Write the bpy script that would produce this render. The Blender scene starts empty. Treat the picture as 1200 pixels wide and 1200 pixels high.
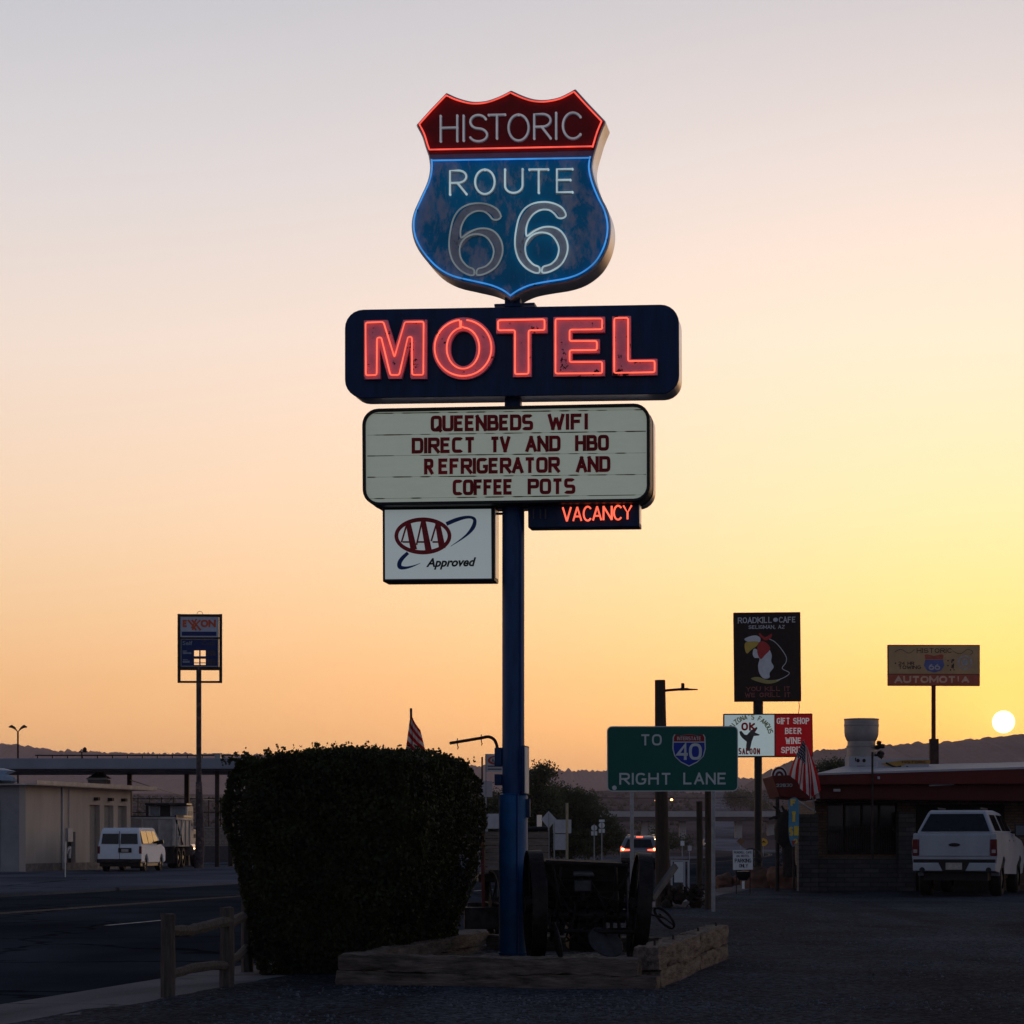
import bpy, bmesh, math, random
from mathutils import Vector, Matrix, noise
R_ = math.radians
SC = bpy.context.scene
COL = SC.collection
rnd = random.Random(66)

# ------------------------------------------------------------------ camera, world, sun, exposure
FPX, HOR, EYE = 2800.0, 985.0, 1.35            # focal length and horizon in pixels of the 1200 px photograph, eye height in metres
cam_d = bpy.data.cameras.new('camera'); cam = bpy.data.objects.new('camera', cam_d); COL.objects.link(cam)
cam.location = (0, 0, EYE); cam.rotation_euler = (R_(90), 0, 0)
cam_d.sensor_width = 36; cam_d.lens = 36*FPX/1200; cam_d.shift_y = (HOR-600)/1200
cam_d.clip_start = .1; cam_d.clip_end = 30000
SC.camera = cam
SUN_AZ = math.atan((1176-600)/FPX); SUN_EL = math.atan((HOR-846)/math.hypot(FPX, 576))
SUND = Vector((math.sin(SUN_AZ)*math.cos(SUN_EL), math.cos(SUN_AZ)*math.cos(SUN_EL), math.sin(SUN_EL)))
SC.view_settings.view_transform = 'Standard'
SC.view_settings.look = 'None'; SC.view_settings.exposure = 0; SC.view_settings.gamma = 1

def lin(c): 
    c = c/255
    return c/12.92 if c <= .04045 else ((c+.055)/1.055)**2.4
def S(r, g, b): return (lin(r), lin(g), lin(b))

W = bpy.data.worlds.new('World'); SC.world = W; W.use_nodes = True
def world():
    nt = W.node_tree; nt.nodes.clear(); N = nt.nodes.new; L = nt.links.new
    out = N('ShaderNodeOutputWorld'); bg = N('ShaderNodeBackground'); L(bg.outputs[0], out.inputs[0])
    tc = N('ShaderNodeTexCoord'); sep = N('ShaderNodeSeparateXYZ')
    nrm = N('ShaderNodeVectorMath'); nrm.operation = 'NORMALIZE'; L(tc.outputs['Generated'], nrm.inputs[0])
    L(nrm.outputs[0], sep.inputs[0])
    def ramp(stops, fac):
        r = N('ShaderNodeValToRGB'); e = r.color_ramp.elements
        while len(e) > 1: e.remove(e[-1])
        e[0].position = stops[0][0]; e[0].color = (*stops[0][1], 1)
        for p, c in stops[1:]:
            k = e.new(p); k.color = (*c, 1)
        L(fac, r.inputs[0]); return r.outputs[0]
    def math_(op, a, b=None, c=None):
        m = N('ShaderNodeMath'); m.operation = op
        for i, v in enumerate((a, b, c)):
            if v is None: continue
            if isinstance(v, (int, float)): m.inputs[i].default_value = v
            else: L(v, m.inputs[i])
        return m.outputs[0]
    z = sep.outputs[2]
    west = ramp([(0, (1.20,.63,.25)), (.041, (1.18,.63,.25)), (.066, (1.06,.60,.27)), (.1, (.98,.655,.37)), (.137, (.945,.70,.49)),
                 (.204, (.86,.735,.65)), (.27, (.68,.665,.68)), (.335, (.52,.55,.605)), (.40, (.30,.33,.40)), (.5, (.075,.11,.18)), (1, (.025,.05,.10))], z)
    east = ramp([(0, (.17,.16,.21)), (.06, (.26,.245,.29)), (.2, (.27,.29,.37)), (.34, (.19,.225,.31)), (.5, (.07,.10,.17)), (1, (.025,.05,.10))], z)
    dot = N('ShaderNodeVectorMath'); dot.operation = 'DOT_PRODUCT'; L(nrm.outputs[0], dot.inputs[0]); dot.inputs[1].default_value = SUND
    t = math_('MULTIPLY_ADD', dot.outputs['Value'], .8, .5)
    sm = N('ShaderNodeMapRange'); sm.interpolation_type = 'SMOOTHSTEP'; L(t, sm.inputs[0])
    mix = N('ShaderNodeMix'); mix.data_type = 'RGBA'; L(sm.outputs[0], mix.inputs[0]); L(east, mix.inputs[6]); L(west, mix.inputs[7])
    ang = math_('ARCCOSINE', math_('MINIMUM', dot.outputs['Value'], 1.0))
    def add(base, colour, fac):
        c = N('ShaderNodeMix'); c.data_type = 'RGBA'; c.blend_type = 'ADD'; c.inputs[0].default_value = 1
        s = N('ShaderNodeVectorMath'); s.operation = 'SCALE'; s.inputs[0].default_value = colour; L(fac, s.inputs[3])
        L(base, c.inputs[6]); L(s.outputs[0], c.inputs[7]); return c.outputs[2]
    g1 = math_('POWER', 2.718, math_('MULTIPLY', ang, -1/.09))       # broad yellow aureole round the low sun
    g0 = math_('POWER', 2.718, math_('MULTIPLY', ang, -1/.30))       # wide brightening towards the sun
    g2 = math_('POWER', 2.718, math_('MULTIPLY', ang, -1/.02))      # tight glare
    disc = N('ShaderNodeMapRange'); disc.inputs[1].default_value = .0047; disc.inputs[2].default_value = .0034
    L(ang, disc.inputs[0])
    c = add(mix.outputs[2], (.14, .07, .095), g0)
    c = add(c, (.06, .02, -.23), g1)
    c = add(c, (.34, .27, .12), g2)
    c = add(c, (14, 12, 8), disc.outputs[0])
    sky = N('ShaderNodeTexSky'); sky.sky_type = 'NISHITA'; sky.sun_disc = False
    sky.sun_elevation = SUN_EL; sky.sun_rotation = SUN_AZ; sky.dust_density = 3
    c2 = N('ShaderNodeMix'); c2.data_type = 'RGBA'; c2.blend_type = 'ADD'; c2.inputs[0].default_value = .02
    L(c, c2.inputs[6]); L(sky.outputs[0], c2.inputs[7])
    L(c2.outputs[2], bg.inputs[0]); bg.inputs[1].default_value = 1
world()
sd = bpy.data.lights.new('sun', 'SUN'); sd.energy = .25; sd.angle = R_(.5); sd.color = (1, .62, .32)
so = bpy.data.objects.new('sun', sd); COL.objects.link(so); so.rotation_euler = SUND.to_track_quat('Z', 'Y').to_euler()

# ------------------------------------------------------------------ materials
MC = {}
def nodes(name):
    m = bpy.data.materials.new(name); m.use_nodes = True
    nt = m.node_tree; return m, nt, nt.nodes['Principled BSDF']
def M(name, col=(.5,.5,.5), rough=.6, metal=0, var=.18, scale=6, bump=0, bscale=None, emit=None, es=0, chip=None, chipc=(.03,.02,.02), stretch=None, spec=.22, trans=0):
    """plain painted, wooden or metal surface with uneven colour, optional chips of wear and bump"""
    if name in MC: return MC[name]
    m, nt, p = nodes(name); N = nt.nodes.new; L = nt.links.new
    tc = N('ShaderNodeTexCoord'); vec = tc.outputs['Object']
    if stretch:
        mp = N('ShaderNodeMapping'); mp.inputs['Scale'].default_value = stretch; L(vec, mp.inputs[0]); vec = mp.outputs[0]
    n = N('ShaderNodeTexNoise'); n.inputs['Scale'].default_value = scale; n.inputs['Detail'].default_value = 6; n.inputs['Roughness'].default_value = .65
    L(vec, n.inputs['Vector'])
    r = N('ShaderNodeValToRGB'); r.color_ramp.elements[0].position = .3; r.color_ramp.elements[1].position = .7
    r.color_ramp.elements[0].color = (*[c*(1-var) for c in col], 1); r.color_ramp.elements[1].color = (*[min(1, c*(1+var)) for c in col], 1)
    L(n.outputs[0], r.inputs[0]); outc = r.outputs[0]
    if chip:
        n2 = N('ShaderNodeTexNoise'); n2.inputs['Scale'].default_value = chip[0]; n2.inputs['Detail'].default_value = 8; n2.inputs['Roughness'].default_value = .7
        L(vec, n2.inputs['Vector'])
        mr = N('ShaderNodeMapRange'); mr.inputs[1].default_value = chip[1]; mr.inputs[2].default_value = chip[1]+chip[2]; L(n2.outputs[0], mr.inputs[0])
        mx = N('ShaderNodeMix'); mx.data_type = 'RGBA'; L(mr.outputs[0], mx.inputs[0]); L(outc, mx.inputs[6]); mx.inputs[7].default_value = (*chipc, 1)
        outc = mx.outputs[2]
    L(outc, p.inputs['Base Color'])
    p.inputs['Roughness'].default_value = rough; p.inputs['Metallic'].default_value = metal
    p.inputs['Specular IOR Level'].default_value = spec
    if bump:
        n3 = N('ShaderNodeTexNoise'); n3.inputs['Scale'].default_value = bscale or scale*4; n3.inputs['Detail'].default_value = 5
        L(vec, n3.inputs['Vector'])
        b = N('ShaderNodeBump'); b.inputs['Strength'].default_value = bump; b.inputs['Distance'].default_value = .02
        L(n3.outputs[0], b.inputs['Height']); L(b.outputs[0], p.inputs['Normal'])
    if emit:
        p.inputs['Emission Color'].default_value = (*emit, 1); p.inputs['Emission Strength'].default_value = es
    if trans:
        o = nt.nodes['Material Output']; t = N('ShaderNodeBsdfTranslucent'); ms = N('ShaderNodeMixShader'); ms.inputs[0].default_value = trans
        L(outc, t.inputs[0]); L(p.outputs[0], ms.inputs[1]); L(t.outputs[0], ms.inputs[2]); L(ms.outputs[0], o.inputs[0])
    MC[name] = m; return m
def neon(name, col, es):
    if name in MC: return MC[name]
    m, nt, p = nodes(name); p.inputs['Base Color'].default_value = (.3,.3,.3,1); p.inputs['Roughness'].default_value = .2
    p.inputs['Emission Color'].default_value = (*col, 1); p.inputs['Emission Strength'].default_value = es
    # slow unevenness along the tube
    n = nt.nodes.new('ShaderNodeTexNoise'); n.inputs['Scale'].default_value = 5
    tc = nt.nodes.new('ShaderNodeTexCoord'); nt.links.new(tc.outputs['Object'], n.inputs['Vector'])
    mr = nt.nodes.new('ShaderNodeMapRange'); mr.inputs[1].default_value = .3; mr.inputs[2].default_value = .6; mr.inputs[3].default_value = es*.7; mr.inputs[4].default_value = es
    nt.links.new(n.outputs[0], mr.inputs[0]); nt.links.new(mr.outputs[0], p.inputs['Emission Strength'])
    MC[name] = m; return m
def ground_mat(name, c0, c1, big, fine, bump, rough=.95, bdist=.02, spec=.2, crack=None, vor=None):
    if name in MC: return MC[name]
    m, nt, p = nodes(name); N = nt.nodes.new; L = nt.links.new
    tc = N('ShaderNodeTexCoord'); v = tc.outputs['Object']
    n1 = N('ShaderNodeTexNoise'); n1.inputs['Scale'].default_value = big; n1.inputs['Detail'].default_value = 8; n1.inputs['Roughness'].default_value = .6; L(v, n1.inputs['Vector'])
    n2 = N('ShaderNodeTexNoise'); n2.inputs['Scale'].default_value = fine; n2.inputs['Detail'].default_value = 4; n2.inputs['Roughness'].default_value = .8; L(v, n2.inputs['Vector'])
    a = N('ShaderNodeMath'); a.operation = 'ADD'; L(n1.outputs[0], a.inputs[0]); L(n2.outputs[0], a.inputs[1])
    r = N('ShaderNodeValToRGB'); L(a.outputs[0], r.inputs[0])
    e = r.color_ramp.elements; e[0].position = .38; e[0].color = (*c0, 1); e[1].position = .68; e[1].color = (*c1, 1)
    mr = N('ShaderNodeMath'); mr.operation = 'MULTIPLY'; mr.inputs[1].default_value = .5; L(a.outputs[0], mr.inputs[0]); L(mr.outputs[0], r.inputs[0])
    n4 = N('ShaderNodeTexNoise'); n4.inputs['Scale'].default_value = big*.55; n4.inputs['Detail'].default_value = 5; n4.inputs['Distortion'].default_value = 1.2
    mp4 = N('ShaderNodeMapping'); mp4.inputs['Rotation'].default_value = (0,0,R_(12)); mp4.inputs['Scale'].default_value = (1.7,.5,1); L(v, mp4.inputs[0]); L(mp4.outputs[0], n4.inputs['Vector'])
    m5 = N('ShaderNodeMapRange'); m5.inputs[1].default_value = .35; m5.inputs[2].default_value = .65; m5.inputs[3].default_value = .62; m5.inputs[4].default_value = 1.4; L(n4.outputs[0], m5.inputs[0])
    s4 = N('ShaderNodeVectorMath'); s4.operation = 'SCALE'; L(r.outputs[0], s4.inputs[0]); L(m5.outputs[0], s4.inputs[3])
    outc = s4.outputs[0]; h = n2.outputs[0]
    if vor:
        vo = N('ShaderNodeTexVoronoi'); vo.inputs['Scale'].default_value = vor; L(v, vo.inputs['Vector'])
        sp = N('ShaderNodeSeparateColor'); L(vo.outputs['Color'], sp.inputs[0])
        m2 = N('ShaderNodeMapRange'); m2.inputs[3].default_value = .3; m2.inputs[4].default_value = 2.0; L(sp.outputs[0], m2.inputs[0])
        sc = N('ShaderNodeVectorMath'); sc.operation = 'SCALE'; L(outc, sc.inputs[0]); L(m2.outputs[0], sc.inputs[3]); outc = sc.outputs[0]
        ad = N('ShaderNodeMath'); ad.operation = 'SUBTRACT'; L(n2.outputs[0], ad.inputs[0]); L(vo.outputs['Distance'], ad.inputs[1]); h = ad.outputs[0]
    if crack:
        vc = N('ShaderNodeTexVoronoi'); vc.feature = 'DISTANCE_TO_EDGE'; vc.inputs['Scale'].default_value = crack; 
        nz = N('ShaderNodeTexNoise'); nz.inputs['Scale'].default_value = 1.2; nz.inputs['Detail'].default_value = 5; L(v, nz.inputs['Vector'])
        va = N('ShaderNodeVectorMath'); va.operation = 'ADD'; L(v, va.inputs[0]); L(nz.outputs['Color'], va.inputs[1]); L(va.outputs[0], vc.inputs['Vector'])
        m3 = N('ShaderNodeMapRange'); m3.inputs[1].default_value = .004; m3.inputs[2].default_value = .014; m3.inputs[3].default_value = .45; m3.inputs[4].default_value = 1; L(vc.outputs[0], m3.inputs[0])
        sc = N('ShaderNodeVectorMath'); sc.operation = 'SCALE'; L(outc, sc.inputs[0]); L(m3.outputs[0], sc.inputs[3]); outc = sc.outputs[0]
    L(outc, p.inputs['Base Color']); p.inputs['Roughness'].default_value = rough; p.inputs['Specular IOR Level'].default_value = spec
    b = N('ShaderNodeBump'); b.inputs['Strength'].default_value = bump; b.inputs['Distance'].default_value = bdist; L(h, b.inputs['Height']); L(b.outputs[0], p.inputs['Normal'])
    MC[name] = m; return m
def brick_mat(name, c1, c2, mortar, bw, bh, bump=.5):
    if name in MC: return MC[name]
    m, nt, p = nodes(name); N = nt.nodes.new; L = nt.links.new
    tc = N('ShaderNodeTexCoord'); mp = N('ShaderNodeMapping'); mp.inputs['Rotation'].default_value = (R_(90), 0, 0); L(tc.outputs['Object'], mp.inputs[0])
    b = N('ShaderNodeTexBrick'); L(mp.outputs[0], b.inputs['Vector']); b.inputs['Scale'].default_value = 1
    b.inputs['Color1'].default_value = (*c1, 1); b.inputs['Color2'].default_value = (*c2, 1); b.inputs['Mortar'].default_value = (*mortar, 1)
    b.inputs['Brick Width'].default_value = bw; b.inputs['Row Height'].default_value = bh; b.inputs['Mortar Size'].default_value = .012
    n = N('ShaderNodeTexNoise'); n.inputs['Scale'].default_value = 5; n.inputs['Detail'].default_value = 6; L(tc.outputs['Object'], n.inputs['Vector'])
    m2 = N('ShaderNodeMapRange'); m2.inputs[3].default_value = .5; m2.inputs[4].default_value = 1.5; L(n.outputs[0], m2.inputs[0])
    sc = N('ShaderNodeVectorMath'); sc.operation = 'SCALE'; L(b.outputs[0], sc.inputs[0]); L(m2.outputs[0], sc.inputs[3]); L(sc.outputs[0], p.inputs['Base Color'])
    bp = N('ShaderNodeBump'); bp.inputs['Strength'].default_value = bump; bp.inputs['Distance'].default_value = .02; bp.invert = True
    L(b.outputs['Fac'], bp.inputs['Height']); L(bp.outputs[0], p.inputs['Normal']); p.inputs['Roughness'].default_value = .9
    MC[name] = m; return m
def leaf_mat(name, c0, c1, trans=.3, scale=2.5):
    if name in MC: return MC[name]
    m, nt, p = nodes(name); N = nt.nodes.new; L = nt.links.new
    tc = N('ShaderNodeTexCoord'); n = N('ShaderNodeTexNoise'); n.inputs['Scale'].default_value = scale; n.inputs['Detail'].default_value = 7; n.inputs['Roughness'].default_value = .8; L(tc.outputs['Object'], n.inputs['Vector'])
    r = N('ShaderNodeValToRGB'); e = r.color_ramp.elements; e[0].position = .35; e[0].color = (*c0, 1); e[1].position = .68; e[1].color = (*c1, 1); L(n.outputs[0], r.inputs[0])
    L(r.outputs[0], p.inputs['Base Color']); p.inputs['Roughness'].default_value = .6; p.inputs['Specular IOR Level'].default_value = .25
    t = N('ShaderNodeBsdfTranslucent'); L(r.outputs[0], t.inputs[0]); ms = N('ShaderNodeMixShader'); ms.inputs[0].default_value = trans
    L(p.outputs[0], ms.inputs[1]); L(t.outputs[0], ms.inputs[2]); L(ms.outputs[0], nt.nodes['Material Output'].inputs[0])
    MC[name] = m; return m

# ------------------------------------------------------------------ geometry helpers
def P(px, py, Y): return Vector(((px-600)/FPX*Y, Y, EYE+(HOR-py)/FPX*Y))
def G(px, py, z=0): 
    Y = (EYE-z)*FPX/(py-HOR); return Vector(((px-600)/FPX*Y, Y, z))
class MB:
    def __init__(s): s.v = []; s.f = []; s.mi = []; s.m = 0
    def add(s, vs, fs):
        o = len(s.v); s.v += [tuple(v) for v in vs]; s.f += [tuple(i+o for i in f) for f in fs]; s.mi += [s.m]*len(fs)
    def box(s, x0, x1, y0, y1, z0, z1):
        s.add([(x0,y0,z0),(x1,y0,z0),(x1,y1,z0),(x0,y1,z0),(x0,y0,z1),(x1,y0,z1),(x1,y1,z1),(x0,y1,z1)],
              [(0,3,2,1),(4,5,6,7),(0,1,5,4),(1,2,6,5),(2,3,7,6),(3,0,4,7)])
    def obox(s, p, q, w, h, up=(0,0,1)):          # bar from p to q, w across, h along up
        p = Vector(p); q = Vector(q); d = (q-p).normalized(); a = d.cross(Vector(up))
        if a.length < 1e-4: a = d.cross(Vector((1,0,0)))
        a.normalize(); b = a.cross(d); a *= w/2; b *= h/2
        s.add([p-a-b, p+a-b, p+a+b, p-a+b, q-a-b, q+a-b, q+a+b, q-a+b], [(0,1,2,3),(7,6,5,4),(0,4,5,1),(1,5,6,2),(2,6,7,3),(3,7,4,0)])
    def prism(s, pts, y0, y1):                     # outline in (x,z), extruded from y0 (front) to y1
        n = len(pts); a = sum(pts[i][0]*pts[(i+1)%n][1]-pts[(i+1)%n][0]*pts[i][1] for i in range(n))
        if a < 0: pts = pts[::-1]
        s.add([(x,y0,z) for x,z in pts]+[(x,y1,z) for x,z in pts], [tuple(range(n)), tuple(range(2*n-1,n-1,-1))]+[((i+1)%n,i,i+n,(i+1)%n+n) for i in range(n)])
    def sheet(s, pts, y):
        n = len(pts); a = sum(pts[i][0]*pts[(i+1)%n][1]-pts[(i+1)%n][0]*pts[i][1] for i in range(n))
        if a < 0: pts = pts[::-1]
        s.add([(x,y,z) for x,z in pts], [tuple(range(n))])
    def hull(s, prof, w):                          # side outline in (y,z), half width w(y,z)
        n = len(prof); a = sum(prof[i][0]*prof[(i+1)%n][1]-prof[(i+1)%n][0]*prof[i][1] for i in range(n))
        if a < 0: prof = prof[::-1]
        s.add([(w(y,z),y,z) for y,z in prof]+[(-w(y,z),y,z) for y,z in prof], [tuple(range(n)), tuple(range(2*n-1,n-1,-1))]+[((i+1)%n,i,i+n,(i+1)%n+n) for i in range(n)])
    def tube(s, pts, r, n=8, closed=False, caps=True, r1=None):
        pts = [Vector(p) for p in pts]; k = len(pts); vs = []; prev = None
        for i, p in enumerate(pts):
            if closed: t = pts[(i+1)%k]-pts[i-1]
            else: t = pts[min(i+1,k-1)]-pts[max(i-1,0)]
            t.normalize()
            if prev is None:
                a = t.cross(Vector((0,0,1)));  a = a if a.length > .1 else t.cross(Vector((0,1,0)))
            else: a = prev-t*prev.dot(t)
            a.normalize(); prev = a; b = t.cross(a)
            rr = r if r1 is None else r+(r1-r)*i/max(1,k-1)
            vs += [p+a*rr*math.cos(2*math.pi*j/n)+b*rr*math.sin(2*math.pi*j/n) for j in range(n)]
        fs = []
        for i in range(k if closed else k-1):
            i2 = (i+1)%k
            fs += [(i*n+j, i*n+(j+1)%n, i2*n+(j+1)%n, i2*n+j) for j in range(n)]
        if caps and not closed: fs += [tuple(range(n-1,-1,-1)), tuple((k-1)*n+j for j in range(n))]
        s.add(vs, fs)
    def cyl(s, p, q, r, n=20, r1=None): s.tube([p, q], r, n, r1=r1)
    def lathe(s, prof, c=(0,0,0), n=24):           # (r,z) profile round a vertical axis
        vs = [(c[0]+r*math.cos(2*math.pi*j/n), c[1]+r*math.sin(2*math.pi*j/n), c[2]+z) for r, z in prof for j in range(n)]
        fs = [(i*n+j, i*n+(j+1)%n, (i+1)*n+(j+1)%n, (i+1)*n+j) for i in range(len(prof)-1) for j in range(n)]
        fs += [tuple(range(n-1,-1,-1)), tuple((len(prof)-1)*n+j for j in range(n))]
        s.add(vs, fs)
    def ring(s, c, axis, r, w, t, n=36):           # wheel rim: radius r, width w along the axis, thickness t
        c = Vector(c); ax = Vector(axis).normalized(); a = ax.cross(Vector((0,0,1))).normalized(); b = ax.cross(a)
        vs = []
        for j in range(n):
            d = a*math.cos(2*math.pi*j/n)+b*math.sin(2*math.pi*j/n)
            vs += [c+d*r-ax*w/2, c+d*r+ax*w/2, c+d*(r-t)+ax*w/2, c+d*(r-t)-ax*w/2]
        s.add(vs, [(j*4+k, j*4+(k+1)%4, ((j+1)%n)*4+(k+1)%4, ((j+1)%n)*4+k) for j in range(n) for k in range(4)])
    def ribbon(s, pts, w, y0, y1, serif=0):        # flat stroke of width w in the (x,z) plane
        P2 = [Vector(p) for p in pts]; P2 = [p for i, p in enumerate(P2) if i == 0 or (p-P2[i-1]).length > 1e-5]; closed = (P2[0]-P2[-1]).length < 1e-5 and len(P2) > 2
        if closed: P2 = P2[:-1]
        k = len(P2); Lf = []; Rt = []
        for i in range(k):
            if closed: a, b = P2[i]-P2[i-1], P2[(i+1)%k]-P2[i]
            else: a = P2[i]-P2[i-1] if i else P2[1]-P2[0]; b = P2[i+1]-P2[i] if i < k-1 else a
            a = a.normalized(); b = b.normalized(); n = Vector((-a.y-b.y, a.x+b.x)); 
            if n.length < 1e-4: n = Vector((-a.y, a.x))
            n.normalize(); q = max(.5, n.dot(Vector((-a.y, a.x)))); n *= w/2/q
            Lf.append(P2[i]+n); Rt.append(P2[i]-n)
        vs = [(p.x,y0,p.y) for p in Rt]+[(p.x,y0,p.y) for p in Lf]+[(p.x,y1,p.y) for p in Rt]+[(p.x,y1,p.y) for p in Lf]
        fs = []
        for i in range(k if closed else k-1):
            j = (i+1)%k
            fs += [(i,j,j+k,i+k), (i+2*k,j+2*k,j,i), (j+3*k,i+3*k,i+k,j+k)]
        if not closed: fs += [(0,k,3*k,2*k), (k-1,3*k-1,4*k-1,2*k-1)]
        s.add(vs, fs)
    def build(s, name, mats, parent=None, smooth=False, bev=0, seg=2, loc=None, rot=None, angle=35):
        me = bpy.data.meshes.new(name); me.from_pydata(s.v, [], s.f); 
        mats = mats if isinstance(mats, (list, tuple)) else [mats]
        for m in mats: me.materials.append(m)
        if len(mats) > 1: me.polygons.foreach_set('material_index', s.mi)
        me.validate()
        if smooth or bev:
            me.polygons.foreach_set('use_smooth', [True]*len(me.polygons)); me.set_sharp_from_angle(angle=R_(angle))
        me.update()
        o = bpy.data.objects.new(name, me); COL.objects.link(o)
        if parent: o.parent = parent.o if isinstance(parent, Root) else parent
        if loc is not None: o.location = loc
        if rot is not None: o.rotation_euler = rot
        if bev:
            b = o.modifiers.new('bevel', 'BEVEL'); b.width = bev; b.segments = seg; b.limit_method = 'ANGLE'; b.angle_limit = R_(40); b.harden_normals = False
        return o
def tag(o, label, cat, group=None):
    o['label'] = label; o['category'] = cat
    if group: o['group'] = group
    return o
def structure(o, kind='structure'): o['kind'] = kind; return o
class Root:
    """Empty at a thing's base; px() turns a photo pixel into the thing's own (x,z) on its plane y"""
    def __init__(s, name, label, cat, loc, yaw=0, group=None):
        s.o = bpy.data.objects.new(name, None); COL.objects.link(s.o); s.o.empty_display_size = .2
        s.loc = Vector(loc); s.yaw = R_(yaw); s.o.location = s.loc; s.o.rotation_euler = (0,0,s.yaw); tag(s.o, label, cat, group)
    def px(s, px, py, y=0):
        m = Matrix.Rotation(-s.yaw, 3, 'Z'); o = m @ (Vector((0,0,EYE))-s.loc); d = m @ Vector(((px-600)/FPX, 1, (HOR-py)/FPX))
        t = (y-o.y)/d.y; q = o+d*t; return (q.x, q.z)
    def pts(s, L, y=0): return [s.px(a, b, y) for a, b in L]
    def w2l(s, p): return Matrix.Rotation(-s.yaw, 3, 'Z') @ (Vector(p)-s.loc)
def copy_tree(o, parent=None):
    c = o.copy(); COL.objects.link(c)
    if parent: c.parent = parent
    for ch in list(o.children): copy_tree(ch, c)
    return c
def rrect(tl, tr, br, bl, r, n=6):                 # rounded quad through four pixel corners
    out = []; Q = [Vector(q) for q in (tl, tr, br, bl)]
    for i in range(4):
        p = Q[i]; a = (Q[i-1]-p).normalized(); b = (Q[(i+1)%4]-p).normalized(); c = p+a*r+b*r
        for k in range(n+1):
            t = k/n*math.pi/2; out.append(tuple(c-b*r*math.cos(t)-a*r*math.sin(t)))
    return out
def offset_poly(pts, d):                            # inset an outline by d
    n = len(pts); a = sum(pts[i][0]*pts[(i+1)%n][1]-pts[(i+1)%n][0]*pts[i][1] for i in range(n)); sg = 1 if a > 0 else -1
    out = []
    for i in range(n):
        p = Vector(pts[i]); e1 = (p-Vector(pts[i-1])).normalized(); e2 = (Vector(pts[(i+1)%n])-p).normalized()
        n1 = Vector((-e1.y, e1.x))*sg; n2 = Vector((-e2.y, e2.x))*sg; m = n1+n2; m.normalize(); q = max(.4, m.dot(n1)); out.append(tuple(p+m*d/q))
    return out
def round_poly(pts, r, n=4):
    out = []; k = len(pts)
    for i in range(k):
        p = Vector(pts[i]); a = Vector(pts[i-1])-p; b = Vector(pts[(i+1)%k])-p; rr = min(r, a.length*.45, b.length*.45); a = p+a.normalized()*rr; b = p+b.normalized()*rr
        for j in range(n+1):
            t = j/n; out.append(tuple(a*(1-t)**2+p*2*t*(1-t)+b*t*t))
    return out
def spline(pts, n=6, closed=False):
    k = len(pts); V = [Vector(p) for p in pts]; out = []
    for i in range(k if closed else k-1):
        p0 = V[i-1] if closed or i else V[0]; p1 = V[i]; p2 = V[(i+1)%k]; p3 = V[(i+2)%k] if closed or i+2 < k else V[-1]
        for j in range(n):
            t = j/n; out.append(tuple(.5*((2*p1)+(p2-p0)*t+(2*p0-5*p1+4*p2-p3)*t*t+(3*p1-p0-3*p2+p3)*t**3)))
    if not closed: out.append(tuple(V[-1]))
    return out

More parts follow.
